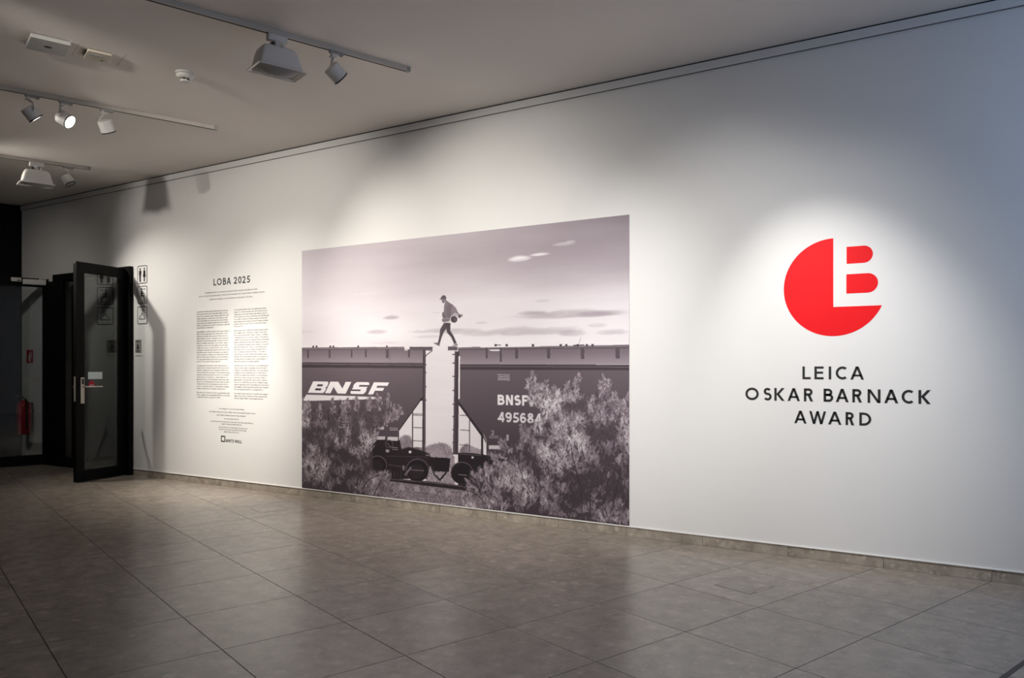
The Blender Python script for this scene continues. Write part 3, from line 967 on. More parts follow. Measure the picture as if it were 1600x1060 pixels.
def glyph(ch, w, h, t):
    """geometric sans capitals: (polygons, strokes) in a w x h box, stroke width t"""
    P, S = [], []
    e = t * 0.95
    if ch == 'L': P = [rc(0, t, 0, h), rc(t, w, 0, e)]
    elif ch == 'E': P = [rc(0, t, 0, h), rc(t, w, 0, e), rc(t, w, h - e, h), rc(t, w * 0.94, h * 0.52 - e / 2, h * 0.52 + e / 2)]
    elif ch == 'F': P = [rc(0, t, 0, h), rc(t, w, h - e, h), rc(t, w * 0.92, h * 0.5 - e / 2, h * 0.5 + e / 2)]
    elif ch == 'I': P = [rc(0, w, 0, h)]
    elif ch == 'H': P = [rc(0, t, 0, h), rc(w - t, w, 0, h), rc(t, w - t, h / 2 - e / 2, h / 2 + e / 2)]
    elif ch == 'T': P = [rc(w / 2 - t / 2, w / 2 + t / 2, 0, h - e), rc(0, w, h - e, h)]
    elif ch == 'A':
        q = t * 1.08
        P = [dg(0, 0, w / 2 - q / 2, h, q), dg(w - q, 0, w / 2 - q / 2, h, q), rc(w * 0.2, w * 0.8, h * 0.24, h * 0.24 + e * 0.9)]
    elif ch == 'N':
        q = t * 1.15
        P = [rc(0, t, 0, h), rc(w - t, w, 0, h), dg(0, h, w - q, 0, q)]
    elif ch == 'W':
        q = t * 1.0
        a = (w - q) / 4
        P = [dg(0, h, a, 0, q), dg(a, 0, 2 * a, h, q), dg(2 * a, h, 3 * a, 0, q), dg(3 * a, 0, 4 * a, h, q)]
    elif ch == 'K':
        q = t * 1.3
        P = [rc(0, t, 0, h), dg(t * 0.75, h * 0.5, w - q, h, q), dg(t * 0.8, h * 0.54, w - q, 0, q)]
    elif ch == 'O': S = [(arc_pts(w / 2, h / 2, (w - t) / 2, (h - t) / 2, 0, 360 - 10, 35), True)]
    elif ch == '0': S = [(arc_pts(w / 2, h / 2, (w - t) / 2, (h - t) / 2, 0, 360 - 10, 35), True)]
    elif ch == 'C':
        S = [(arc_pts(w * 0.60, h / 2, w * 0.60 - t / 2, (h - t) / 2, 52, 308, 28), False)]
    elif ch == 'D':
        S = [([(t / 2, t / 2)] + arc_pts(w * 0.36, h / 2, w * 0.64 - t / 2, (h - t) / 2, -90, 90, 20) + [(t / 2, h - t / 2)], True)]
    elif ch in 'BRP':
        zm = h * 0.53
        r1 = (h - t / 2 - zm) / 2
        wu = w * 0.90 if ch == 'B' else w * 0.94
        S = [([(t * 0.6, zm)] + arc_pts(max(t, wu - t / 2 - r1 * 1.05), zm + r1, r1 * 1.05, r1, -90, 90, 14) + [(t * 0.6, h - t / 2)], False)]
        P = [rc(0, t, 0, h)]
        if ch == 'B':
            r2 = (zm - t / 2) / 2
            S.append(([(t * 0.6, t / 2)] + arc_pts(w - t / 2 - r2 * 1.05, t / 2 + r2, r2 * 1.05, r2, -90, 90, 14) + [(t * 0.6, zm)], False))
        if ch == 'R':
            P.append(dg(w * 0.36, zm, w - t * 1.15, 0, t * 1.15))
    elif ch == 'S':
        zm = h * 0.525
        ru = (h - t / 2 - zm) / 2; rl = (zm - t / 2) / 2
        S = [(arc_pts(w * 0.49, zm + ru, w * 0.49 - t / 2 - w * 0.03, ru, 32, 262, 20) + arc_pts(w / 2, t / 2 + rl, w / 2 - t / 2, rl, 82, -148, 20), False)]
    elif ch == '2':
        S = [(arc_pts(w * 0.49, h - w * 0.47, w * 0.47 - t / 2, w * 0.47 - t / 2, 175, -38, 18) + [(t * 0.8, t * 0.6)], False)]
        P = [rc(0, w, 0, e)]
    elif ch == '5':
        P = [rc(w * 0.2, w * 0.95, h - e, h), dg(w * 0.08, h * 0.50, w * 0.2, h, t)]
        S = [([(w * 0.1, h * 0.56)] + arc_pts(w * 0.42, h * 0.31, w * 0.58 - t / 2, h * 0.31 - t / 2, 88, -135, 20), False)]
    elif ch == '4':
        P = [rc(w * 0.62, w * 0.62 + t, 0, h), rc(0, w, h * 0.2, h * 0.2 + e), dg(0, h * 0.2, w * 0.55, h, t * 1.2)]
    elif ch == '8':
        S = [(arc_pts(w / 2, h * 0.74, w * 0.44 - t / 2, h * 0.26 - t / 2, 0, 340, 17), True), (arc_pts(w / 2, h * 0.28, w * 0.5 - t / 2, h * 0.28 - t / 2, 0, 340, 17), True)]
    elif ch in '69':
        c1 = arc_pts(w / 2, h * 0.32, w * 0.5 - t / 2, h * 0.32 - t / 2, 0, 340, 17)
        c2 = arc_pts(w / 2, h * 0.5, w * 0.5 - t / 2, h * 0.5 - t / 2, 215, 45, 16)
        if ch == '9':
            c1 = [(w - x, h - z) for x, z in c1]; c2 = [(w - x, h - z) for x, z in c2]
        S = [(c1, True), (c2, False)]
    return P, S

def letter(ch, x0, x1, z0, h, t, parent, m='vinyl_black', th=0.0012):
    P, S = glyph(ch, x1 - x0, h, t)
    bm = bmesh.new()
    for p in P: prism(bm, p, -th, 0.0)
    for pts, cl_ in S: strip_prism(bm, pts, t, -th, 0.0, cl_)
    bmesh.ops.recalc_face_normals(bm, faces=bm.faces)
    o = obj('letter', bm, M[m], parent)
    o.location = (x0 - parent.location.x, 0, z0 - parent.location.z)
    return o

def word_line(text, spans, base_px, cap_px, parent, ratio, m='vinyl_black'):
    """spans: measured left/right of every letter (photo px); base_px / cap_px: a point on the baseline and cap line"""
    zb = w_at(*base_px)[2]
    h = w_at(*cap_px)[2] - zb
    for ch, (a, b) in zip(text, spans):
        letter(ch, w_at(a, 573)[0], w_at(b, 573)[0], zb, h, h * ratio, parent, m)

def zm(ox, oy, k):
    return lambda u, v: (ox + u / k, oy + v / k)
ZL = zm(1140, 350, 3.1176)
def spans(f, lst): return [(f(a, 0)[0], f(b, 0)[0]) for a, b in lst]

c0 = w_at(1309, 660)
head = empty('award_lettering', (c0[0], 0, c0[2]))
tag(head, 'black capital lettering in three lines below the red emblem', 'lettering')
word_line('LEICA', spans(ZL, [(355, 395), (413, 458), (483, 495), (517, 572), (588, 655)]), ZL(355, 757), ZL(355, 695), head, 0.18)
word_line('OSKARBARNACK', spans(ZL, [(77, 142), (165, 205), (218, 268), (282, 343), (362, 407), (458, 505), (517, 580), (598, 645), (672, 735), (753, 822), (838, 897), (920, 980)]), ZL(460, 867), ZL(460, 803), head, 0.18)
word_line('AWARD', spans(ZL, [(315, 375), (388, 470), (480, 545), (565, 607), (632, 690)]), ZL(632, 983), ZL(632, 919), head, 0.18)

# red emblem
RDX0 = w_at(1224.7, 573)[0]
ec = w_at(1301.3, 449.0)
R_e = (w_at(1300.5, 372.6)[2] - w_at(1300.5, 525.6)[2]) / 2
cz = (w_at(1300.5, 372.6)[2] + w_at(1300.5, 525.6)[2]) / 2
cxx = RDX0 + R_e
emb = empty('red_emblem', (cxx, 0, cz))
tag(emb, 'round red emblem with white letter cut-outs above the black lettering', 'emblem')
xv = w_at(1302.0, 430)[0] - cxx
zh = w_at(1301.5, 480.0)[2] - cz
a0 = math.asin(zh / R_e)
a_top = math.acos(xv / R_e)
pts = [(xv, zh)] + [(R_e * math.cos(a), R_e * math.sin(a)) for a in [a_top + (2 * math.pi + a0 - a_top) * k / 90 for k in range(91)]]
bm = bmesh.new(); prism(bm, pts, -0.001, 0.0); bmesh.ops.recalc_face_normals(bm, faces=bm.faces)
obj('disc_cutout', bm, M['vinyl_red'], emb)
for (l, t_), (lb_, b_), rr in (((1322.8, 386.0), (1322.8, 412.6), 1363.9), ((1322.4, 428.9), (1322.4, 459.1), 1371.9)):
    x0 = w_at(l, t_)[0] - cxx; z1 = w_at(l, t_)[2] - cz; z0 = w_at(lb_, b_)[2] - cz; x1 = w_at(rr, t_)[0] - cxx
    r = (z1 - z0) / 2
    p = [(x0, z0)] + arc_pts(x1 - r, (z0 + z1) / 2, r, r, -90, 90, 24) + [(x0, z1)]
    bm = bmesh.new(); prism(bm, p, -0.001, 0.0); bmesh.ops.recalc_face_normals(bm, faces=bm.faces)
    obj('bowl', bm, M['vinyl_red'], emb)
for (u0, v0, u1, v1) in ((526, 446, 552, 462), (548, 450, 586, 468)):
    A, B = w_at(*ZL(u0, v0)), w_at(*ZL(u1, v1))
    bm = bmesh.new(); strip_prism(bm, [(A[0] - cxx, A[2] - cz), ((A[0] + B[0]) / 2 - cxx, (A[2] + B[2]) / 2 - cz + 0.003), (B[0] - cxx, B[2] - cz)], 0.003, -0.0022, -0.001)
    obj('crease', bm, M['vinyl_red'], emb)

# title and body text
ZT_ = zm(300, 425, 12.31)
c0 = w_at(362, 445)
ttl = empty('exhibition_title', (c0[0], 0, c0[2]))
tag(ttl, 'short black title line above the two text columns', 'lettering')
word_line('LOBA2025', spans(ZT_, [(415, 468), (482, 571), (596, 656), (668, 748), (806, 866), (890, 952), (970, 1031), (1056, 1117)]), ZT_(415, 265), ZT_(415, 136), ttl, 0.175)

def text_rows(rows, xh, parent, name, m='vinyl_grey'):
    """rows of tiny unreadable print: (x0, x1, z_base)"""
    bm = bmesh.new()
    def q(x0, x1, z0, z1):
        bm.faces.new([bm.verts.new((x - parent.location.x, -0.0006, z - parent.location.z)) for x, z in ((x0, z0), (x1, z0), (x1, z1), (x0, z1))])
    for x0, x1, z in rows:
        x = x0
        while x < x1 - xh * 0.4:
            n = random.choice((2, 3, 4, 5, 6, 7, 8, 9))
            for k in range(n):
                if x > x1 - xh * 0.4: break
                adv = xh * random.choice((0.55, 0.8, 0.85, 0.9))
                up = xh * (1.5 if random.random() < 0.25 else 1.0)
                lo = xh * (0.4 if random.random() < 0.1 else 0.0)
                st_ = xh * 0.17
                q(x, x + st_, z - lo, z + up)
                if adv > xh * 0.7:
                    q(x + adv * 0.58, x + adv * 0.58 + st_, z, z + xh)
                    q(x, x + adv * 0.75, z + (xh - st_) * random.choice((0, 0.5, 1)), z + (xh - st_) * 0.5 + st_)
                x += adv
            x += xh * 0.55
    return obj(name, bm, M[m], parent)

ZB1, ZB2 = zm(280, 410, 6.622), zm(280, 560, 6.622)
c0 = w_at(362, 620)
body = empty('intro_text', (c0[0], 0, c0[2]))
tag(body, 'small grey body text in two columns on the white wall', 'text')
ztop = w_at(307.6, 410 + 517 / 6.622)[2]
zbot = w_at(307.6, 560 + 402 / 6.622)[2]
step = (ztop - zbot) / 37.25
xh = step * 0.46
for u0, u1 in ((183, 527), (568, 930)):
    x0, x1 = w_at(280 + u0 / 6.622, 573)[0], w_at(280 + u1 / 6.622, 573)[0]
    z = ztop
    for n, last in ((8, 0.5), (14, 0.72), (11, 0.88), (3, 0.8)):
        rows = []
        for k in range(n):
            f = last * random.uniform(0.9, 1.05) if k == n - 1 else random.uniform(0.93, 1.0)
            if u0 > 500 and k == n - 1 and n == 8: f = 0.27
            rows.append((x0, x0 + (x1 - x0) * f, z - xh * 0.5))
            z -= step
        z -= step * 0.75
        text_rows(rows, xh, body, 'paragraph')
rows = []
for u0, u1, v in ((250, 1260, 370), (135, 1390, 432), (340, 1160, 505)):
    rows.append((w_at(300 + u0 / 12.31, 573)[0], w_at(300 + u1 / 12.31, 573)[0], w_at(*ZT_((u0 + u1) / 2, v + 12))[2]))
text_rows(rows, xh * 1.05, body, 'list_of_names')
rows = []
ZF = zm(320, 630, 15.14)
for u0, u1, v in ((345, 925, 145), (105, 1190, 225), (285, 985, 298), (455, 810, 380), (130, 1150, 455), (395, 875, 507), (325, 1000, 588), (340, 990, 640), (455, 815, 692)):
    rows.append((w_at(320 + u0 / 15.14, 573)[0], w_at(320 + u1 / 15.14, 573)[0], w_at(*ZF((u0 + u1) / 2, v + 15))[2]))
text_rows(rows, xh * 0.98, body, 'credits')

c0 = w_at(360, 690)
spo = empty('sponsor_mark', (c0[0], 0, c0[2]))
tag(spo, 'small sponsor mark of an outlined square and two words under the credits', 'lettering')
A, B = w_at(*ZF(385, 772)), w_at(*ZF(484, 922))
zA = w_at(*ZF(435, 775))[2]; zB = w_at(*ZF(435, 922))[2]
bm = bmesh.new()
o_ = rrect(A[0] - c0[0], B[0] - c0[0], zB - c0[2], zA - c0[2], 0.006); i_ = rrect(A[0] - c0[0] + 0.012, B[0] - c0[0] - 0.012, zB - c0[2] + 0.012, zA - c0[2] - 0.012, 0.002)
ring_prism(bm, o_, i_, -0.0012, 0.0)
obj('square_outline', bm, M['vinyl_black'], spo)
word_line('WHITEWALL', spans(ZF, [(498, 556), (562, 592), (598, 606), (612, 648), (660, 694), (712, 770), (770, 812), (818, 846), (850, 878)]), ZF(660, 938), ZF(660, 868), spo, 0.17)

# ================================================================== the mural: one printed panel
MX0, MX1, MZ0, MZ1 = -6.095, -2.5275, BASE + 0.008, 2.437
SC = 540.0
CW, CH = int((MX1 - MX0) * SC), int((MZ1 - MZ0) * SC)
img = np.zeros((CH, CW), np.float32)
YY, XX = np.mgrid[0:CH, 0:CW].astype(np.float32)

def fbm(sx, sy, oct_=4, seed=0, gain=0.5):
    """value noise over the print; sx, sy = cells across"""
    rg = np.random.default_rng(seed)
    out = np.zeros((CH, CW), np.float32); amp, tot = 1.0, 0.0
    for k in range(oct_):
        nx, ny = max(2, int(sx * 2 ** k)), max(2, int(sy * 2 ** k))
        g = rg.random((ny + 2, nx + 2)).astype(np.float32)
        fx, fy = XX[0] / CW * nx, YY[:, 0] / CH * ny
        ix, iy = fx.astype(int), fy.astype(int)
        tx, ty = fx - ix, fy - iy
        tx = tx * tx * (3 - 2 * tx); ty = ty * ty * (3 - 2 * ty)
        a = g[iy][:, ix] * (1 - tx) + g[iy][:, ix + 1] * tx
        b = g[iy + 1][:, ix] * (1 - tx) + g[iy + 1][:, ix + 1] * tx
        out += amp * (a * (1 - ty)[:, None] + b * ty[:, None])
        tot += amp; amp *= gain
    return out / tot

def cv(p):
    """measured photo position -> print pixel"""
    q = w_at(p[0], p[1])
    return ((q[0] - MX0) * SC, (MZ1 - q[2]) * SC)

def fill_mask(poly):
    xs = [p[0] for p in poly]; ys = [p[1] for p in poly]
    x0, x1 = max(0, int(min(xs)) - 1), min(CW, int(max(xs)) + 2)
    y0, y1 = max(0, int(min(ys)) - 1), min(CH, int(max(ys)) + 2)
    if x1 <= x0 or y1 <= y0: return None
    X = XX[y0:y1, x0:x1] + 0.5; Y = YY[y0:y1, x0:x1] + 0.5
    ins = np.zeros(X.shape, bool)
    n = len(poly)
    for i in range(n):
        (ax, ay), (bx_, by) = poly[i], poly[(i + 1) % n]
        if ay == by: continue
        cond = (ay > Y) != (by > Y)
        ins ^= cond & (X < (bx_ - ax) * (Y - ay) / (by - ay) + ax)
    return (slice(y0, y1), slice(x0, x1)), ins

def fill(poly, g, f=None, mul=False):
    """polygon of photo points (through zoom map f) painted with tone g"""
    if f: poly = [f(*p) for p in poly]
    r = fill_mask([cv(p) for p in poly])
    if r is None: return
    sl, ins = r
    if mul: img[sl] = np.where(ins, img[sl] * g, img[sl])
    else: img[sl] = np.where(ins, g, img[sl])

def line(pts, w, g, f=None):
    """polyline, width in photo px"""
    if f: pts = [f(*p) for p in pts]
    q = [cv(p) for p in pts]
    k = math.hypot(cv((pts[0][0] + 1, pts[0][1]))[0] - q[0][0], 0) * 0.5 + 0.5 * abs(cv((pts[0][0], pts[0][1] + 1))[1] - q[0][1])
    L_, R_ = offset_strip(q, w * k)
    for i in range(len(q) - 1):
        r = fill_mask([tuple(L_[i]), tuple(L_[i + 1]), tuple(R_[i + 1]), tuple(R_[i])])
        if r: img[r[0]] = np.where(r[1], g, img[r[0]])

def circ(u, v, r, g, f, n=40, a0=0, a1=360):
    fill([(u + r * math.cos(math.radians(a0 + (a1 - a0) * k / n)), v + r * math.sin(math.radians(a0 + (a1 - a0) * k / n))) for k in range(n)], g, f)

def soft(u, v, ru, rv, g, amount, f, seed, rag=0.5):
    """ragged soft cloud"""
    c = cv(f(u, v)); ex = abs(cv(f(u + ru, v))[0] - c[0]); ey = abs(cv(f(u, v + rv))[1] - c[1])
    nz = np.roll(CLN, (seed * 97) % CH, axis=0); nz = np.roll(nz, (seed * 211) % CW, axis=1)
    lo = np.where(YY > c[1], 1.5, 1.0)                       # flatter undersides
    d = ((XX - c[0]) / ex) ** 2 + ((YY - c[1]) / ey * lo) ** 2
    d = d + (nz - 0.5) * 5.0 * rag
    a = np.clip((1.0 - d) * 1.25, 0, 1) * amount * np.clip(0.75 + (nz - 0.5) * 1.2, 0, 1)
    img[:] = img * (1 - a) + g * a

A_ = zm(460, 530, 4.078)
B_ = zm(720, 530, 3.418)
S_ = zm(460, 330, 4.607)
T_ = zm(720, 330, 4.607)
M_ = zm(660, 440, 8.833)

# --- sky
u = XX / CW; v = YY / CH
def lerp3(t, stops):
    return np.interp(t, [s[0] for s in stops], [s[1] for s in stops]).astype(np.float32)
left = lerp3(v, [(0, .74), (.10, .78), (.20, .80), (.30, .835), (.42, .86), (.5, .85), (1, .85)])
right = lerp3(v, [(0, .52), (.08, .55), (.16, .63), (.22, .72), (.28, .82), (.36, .89), (.44, .88), (.52, .86), (1, .86)])
mid = lerp3(v, [(0, .68), (.10, .67), (.18, .74), (.26, .82), (.36, .87), (.45, .86), (.6, .84), (1, .84)])
wl = np.clip(1 - u / 0.5, 0, 1); wr = np.clip((u - 0.5) / 0.5, 0, 1); wm = 1 - wl - wr
img[:] = left * wl + mid * wm + right * wr
CLN = fbm(14, 34, 5, 11, 0.6)
img += (fbm(3, 12, 5, 3) - 0.5) * 0.13 * (0.5 + 0.5 * u)
for a in ((490, 335, 170, 42, .93, .95, T_, 1, .25), (420, 345, 95, 30, .95, .9, T_, 2, .25), (560, 315, 85, 17, .93, .9, T_, 3, .25),
          (735, 240, 95, 20, .80, .75, T_, 4, .35), (790, 222, 45, 12, .82, .7, T_, 5, .3)):
    if a[0] == 490: continue
    soft(*a)
soft(760, 748, 420, 38, .62, .85, T_, 6, .35); soft(980, 742, 200, 30, .58, .8, T_, 7, .3); soft(520, 735, 130, 22, .60, .7, T_, 7, .3)
soft(420, 872, 500, 42, .66, .8, T_, 8, .4); soft(780, 880, 120, 36, .62, .7, T_, 9, .35); soft(1100, 875, 130, 28, .68, .7, T_, 9, .4)
soft(980, 825, 75, 18, .72, .7, T_, 9, .4); soft(585, 648, 60, 16, .70, .6, T_, 9, .4); soft(150, 806, 50, 12, .70, .6, T_, 9, .4)
soft(700, 768, 80, 22, .62, .85, S_, 10, .35); soft(595, 872, 80, 22, .68, .8, S_, 10, .35); soft(1010, 865, 240, 24, .70, .8, S_, 10, .4)
soft(960, 905, 130, 14, .74, .7, S_, 10, .4); soft(80, 872, 70, 14, .76, .7, S_, 10, .4); soft(1180, 870, 160, 30, .70, .7, S_, 10, .4); soft(660, 950, 120, 12, .74, .5, S_, 10, .4)
soft(530, 595, 120, 10, .84, .5, S_, 10, .4); soft(1020, 733, 45, 7, .72, .7, S_, 10, .4)

# --- leafy strokes
FL = fbm(90, 60, 3, 21)
CL1 = fbm(13, 9, 4, 31, 0.6)
CL2 = fbm(34, 24, 3, 41, 0.6)
def strokes(n, sampler, length, spread, tone, lean=0.0, curl=0.4, wide=1):
    """n tiny leaf strokes; sampler(k) -> canvas x, y arrays; tone(x, y, rnd) -> grey"""
    x, y = sampler(n)
    n = len(x)
    ang = np.pi / 2 + RNG.normal(lean, spread, n)
    ln = length * RNG.uniform(0.45, 1.3, n)
    rnd = RNG.random(n)
    g = tone(x, y, rnd)
    bend = RNG.normal(0, curl, n)
    k = int(length * 1.5)
    for s in np.linspace(0, 1, k):
        a = ang + bend * s
        xs = (x + np.cos(a) * ln * s).astype(int); ys = (y - np.sin(a) * ln * s).astype(int)
        for dx in range(wide):
            ok = (xs + dx >= 0) & (xs + dx < CW) & (ys >= 0) & (ys < CH)
            img[ys[ok], xs[ok] + dx] = g[ok]

def in_poly(poly, f=None):
    if f: poly = [f(*p) for p in poly]
    r = fill_mask([cv(p) for p in poly])
    sl, ins = r
    ys, xs = np.nonzero(ins)
    ys = ys + sl[0].start; xs = xs + sl[1].start
    def s(n):
        i = RNG.integers(0, len(xs), n)
        return xs[i].astype(np.float32), ys[i].astype(np.float32)
    return s

def at_(F, x, y):
    return F[np.clip(y.astype(int), 0, CH - 1), np.clip(x.astype(int), 0, CW - 1)]

# far bushes, ground and ballast
far_t = lambda x, y, r: 0.22 + 0.26 * at_(CL2, x, y) + 0.36 * r
fill([(655, 690), (850, 690), (850, 760), (655, 760)], .50, A_)
fill([(840, 745), (1020, 745), (1020, 960), (840, 940)], .55, A_)
strokes(2200, in_poly([(672, 640), (700, 620), (735, 622), (752, 660), (752, 740), (672, 740)], A_), 10, .7, far_t)
strokes(3000, in_poly([(842, 700), (870, 682), (905, 676), (930, 668), (965, 678), (1000, 700), (1012, 760), (842, 760)], A_), 11, .7, far_t)
strokes(2500, in_poly([(0, 590), (30, 565), (60, 580), (115, 600), (115, 615), (0, 615)], B_), 9, .7, far_t)
strokes(3500, in_poly([(840, 800), (1020, 800), (1020, 935), (840, 925)], A_), 10, .6, lambda x, y, r: 0.26 + 0.58 * r, wide=2)

# --- left wagon
def grad_fill(poly, g0, g1, f, v0, v1):
    poly2 = [f(*p) for p in poly]
    q = [cv(p) for p in poly2]
    r = fill_mask(q)
    sl, ins = r
    y0 = cv(f(poly[0][0], v0))[1]; y1 = cv(f(poly[0][0], v1))[1]
    t = np.clip((YY[sl] - y0) / (y1 - y0), 0, 1)
    img[sl] = np.where(ins, g0 * (1 - t) + g1 * t, img[sl])

grad_fill([(45, 62), (835, 66), (835, 156), (45, 152)], .40, .53, A_, 72, 140)
fill([(45, 55), (700, 50), (704, 66), (45, 72)], .33, A_)
line([(45, 62), (700, 58)], .9, .50, A_)
fill([(735, 50), (882, 50), (880, 74), (735, 72)], .34, A_)
fill([(700, 68), (730, 66), (730, 73), (705, 74)], .80, A_)
line([(735, 56), (880, 56)], .8, .22, A_)
for a, b, d in ((82, 98, 120), (219, 236, 120), (360, 375, 118), (450, 466, 118), (583, 606, 122), (724, 741, 118)):
    fill([(a, 68), (b, 68), (b - 4, d), (a + 2, d)], .29, A_)
    line([(b, 70), (b - 3, d)], .5, .56, A_)
line([(608, 72), (610, 140)], .7, .33, A_)
for x in (122, 143, 230, 250, 408, 590):
    fill([(x - 5, 42), (x + 6, 42), (x + 5, 56), (x - 6, 56)], .27, A_)
fill([(45, 150), (828, 156), (828, 188), (45, 182)], .22, A_)
line([(45, 160), (828, 166)], .9, .40, A_)
line([(45, 150), (828, 155)], .8, .30, A_)
grad_fill([(45, 182), (828, 187), (828, 362), (800, 396), (668, 578), (668, 640), (690, 720), (45, 720)], .36, .27, A_, 190, 600)
line([(760, 390), (815, 385)], .7, .33, A_); circ(810, 385, 9, .12, A_)
line([(828, 362), (800, 396), (668, 580)], 1.6, .14, A_)
fill([(820, 66), (838, 68), (836, 722), (815, 722)], .23, A_)
line([(833, 70), (830, 720)], .7, .42, A_)
line([(880, 74), (838, 105)], 1.3, .30, A_)
for vv in (105, 160, 210, 300, 385):
    fill([(836, vv), (842, vv), (842, vv + 8), (836, vv + 8)], .25, A_)
line([(754, 455), (754, 702)], 2.4, .25, A_); line([(757, 455), (757, 702)], .7, .42, A_)
for vv in (478, 487, 566, 650):
    line([(757, vv - 3), (822, vv)], .9, .28, A_)
# underframe and bogie
fill([(500, 640), (672, 642), (684, 700), (730, 690), (800, 706), (866, 732), (866, 800), (845, 890), (610, 892), (495, 860)], .115, A_)
for poly, g in (([(533, 558), (572, 560), (572, 576), (533, 576)], .72), ([(526, 620), (580, 620), (578, 641), (526, 641)], .74), ([(595, 622), (661, 624), (660, 648), (594, 646)], .76),
                ([(584, 702), (606, 706), (604, 722), (584, 720)], .60)):
    fill(poly, g, A_)
for vv in (567, 578): line([(608, vv), (662, vv + 2)], 1.1, .62, A_)
for vv in (690, 702): line([(622, vv), (662, vv + 2)], .9, .5, A_)
circ(605, 668, 26, .30, A_); circ(605, 668, 21, .10, A_); line([(590, 660), (618, 690)], .7, .5, A_)
line([(690, 700), (728, 688), (800, 700)], 1.2, .30, A_); line([(770, 690), (795, 690), (798, 705)], .7, .35, A_)
circ(738, 719, 9, .80, A_)
line([(590, 745), (862, 752)], .8, .25, A_)
circ(530, 802, 60, .34, A_); circ(530, 804, 56, .09, A_); circ(525, 810, 40, .13, A_)
circ(785, 834, 74, .30, A_); circ(785, 837, 69, .08, A_); circ(780, 842, 48, .13, A_)
line([(705, 868), (745, 815)], 2.8, .42, A_); line([(600, 800), (720, 818)], .9, .3, A_); line([(740, 833), (825, 838)], .9, .45, A_)
fill([(690, 805), (703, 805), (703, 835), (690, 835)], .45, A_)
for x in (620, 640, 660, 680): line([(x, 840), (x, 884)], .9, .25, A_)
# coupling
fill([(862, 748), (880, 752), (970, 756), (995, 762), (985, 846), (880, 842), (862, 800)], .10, A_)
line([(872, 800), (892, 862), (928, 897), (962, 858), (986, 796)], 2.6, .10, A_)
line([(874, 800), (895, 862), (928, 893)], .6, .3, A_)
line([(838, 738), (864, 740)], 1.2, .6, A_); line([(985, 748), (1012, 742)], 1.2, .6, A_)

# --- right wagon
fill([(978, 48), (1040, 48), (1040, 73), (978, 72)], .32, A_)
grad_fill([(-14, 55), (900, 46), (900, 137), (-14, 137)], .40, .54, B_, 60, 130)
fill([(-14, 46), (100, 42), (110, 46), (900, 31), (900, 50), (-14, 60)], .33, B_)
line([(-10, 50), (900, 38)], .8, .50, B_)
fill([(150, 56), (210, 56), (210, 64), (160, 64)], .85, B_)
for a, b, d in ((132, 147, 104), (207, 222, 122), (289, 309, 104), (459, 480, 104), (639, 662, 106), (824, 851, 104)):
    fill([(a, 48), (b, 48), (b - 3, d), (a + 2, d)], .29, B_)
    line([(b, 50), (b - 2, d)], .5, .55, B_)
for x in (186, 245, 385, 533, 563, 624, 672, 703):
    fill([(x - 6, 27), (x + 7, 28), (x + 6, 40), (x - 6, 40)], .25, B_)
line([(186, 33), (215, 32)], 1.0, .25, B_); line([(600, 34), (660, 32)], 1.3, .25, B_); line([(630, 26), (640, -10)], .5, .45, B_)
fill([(-14, 135), (900, 138), (900, 166), (-14, 164)], .22, B_)
line([(-14, 146), (900, 150)], .9, .40, B_)
grad_fill([(-14, 164), (900, 166), (900, 720), (140, 720), (136, 560), (114, 512), (0, 356), (-14, 345)], .345, .25, B_, 170, 560)
line([(-14, 338), (0, 356), (114, 514), (114, 620)], 3.6, .13, B_)
line([(122, 508), (136, 540), (136, 612)], .8, .75, B_)
fill([(1022, 78), (1052, 78), (1044, 735), (1010, 735)], .25, A_)
line([(1024, 80), (1016, 732)], .9, .40, A_); line([(1041, 80), (1036, 735)], .8, .13, A_)
fill([(1047, 110), (1056, 110), (1054, 380), (1045, 385)], .88, A_)
for vv in (95, 150, 235, 325, 412, 490, 575, 655):
    fill([(1008, vv), (1024, vv), (1024, vv + 7), (1008, vv + 7)], .25, A_)
line([(47, 408), (47, 602)], 1.6, .25, B_)
for vv in (410, 488, 568): line([(-5, vv - 4), (48, vv + 1)], 1.0, .25, B_)
fill([(-14, 606), (60, 608), (130, 618), (250, 640), (260, 820), (-14, 820)], .105, B_)
line([(-10, 612), (110, 622)], 1.2, .28, B_); circ(63, 632, 6, .80, B_)
fill([(150, 567), (215, 568), (214, 588), (150, 587)], .74, B_)
circ(195, 610, 17, .32, B_); circ(195, 610, 13, .10, B_)
circ(1068, 852, 72, .28, A_); circ(1068, 855, 67, .08, A_); line([(1045, 862), (1100, 868)], .9, .5, A_)
# rails, sleepers, ballast
fill([(560, 930), (600, 895), (1101, 950), (1300, 975), (1500, 1010), (1500, 1200), (560, 1080)], .46, A_)
strokes(9000, in_poly([(520, 940), (600, 900), (1101, 955), (1400, 990), (1400, 1150), (520, 1060)], A_), 7, .9, lambda x, y, r: 0.18 + 0.66 * r * (0.6 + 0.6 * at_(CL2, x, y)), wide=2)
fill([(600, 886), (850, 905), (1101, 938), (1250, 958), (1250, 985), (1101, 966), (850, 935), (610, 905)], .12, A_)
line([(610, 892), (850, 912), (1101, 942), (1250, 962)], .9, .36, A_)
for x, y in ((585, 915), (687, 926), (781, 937), (882, 950), (980, 960), (1083, 972), (1175, 982)):
    fill([(x - 14, y), (x + 14, y + 3), (x + 19, y + 36), (x - 19, y + 32)], .58, A_)

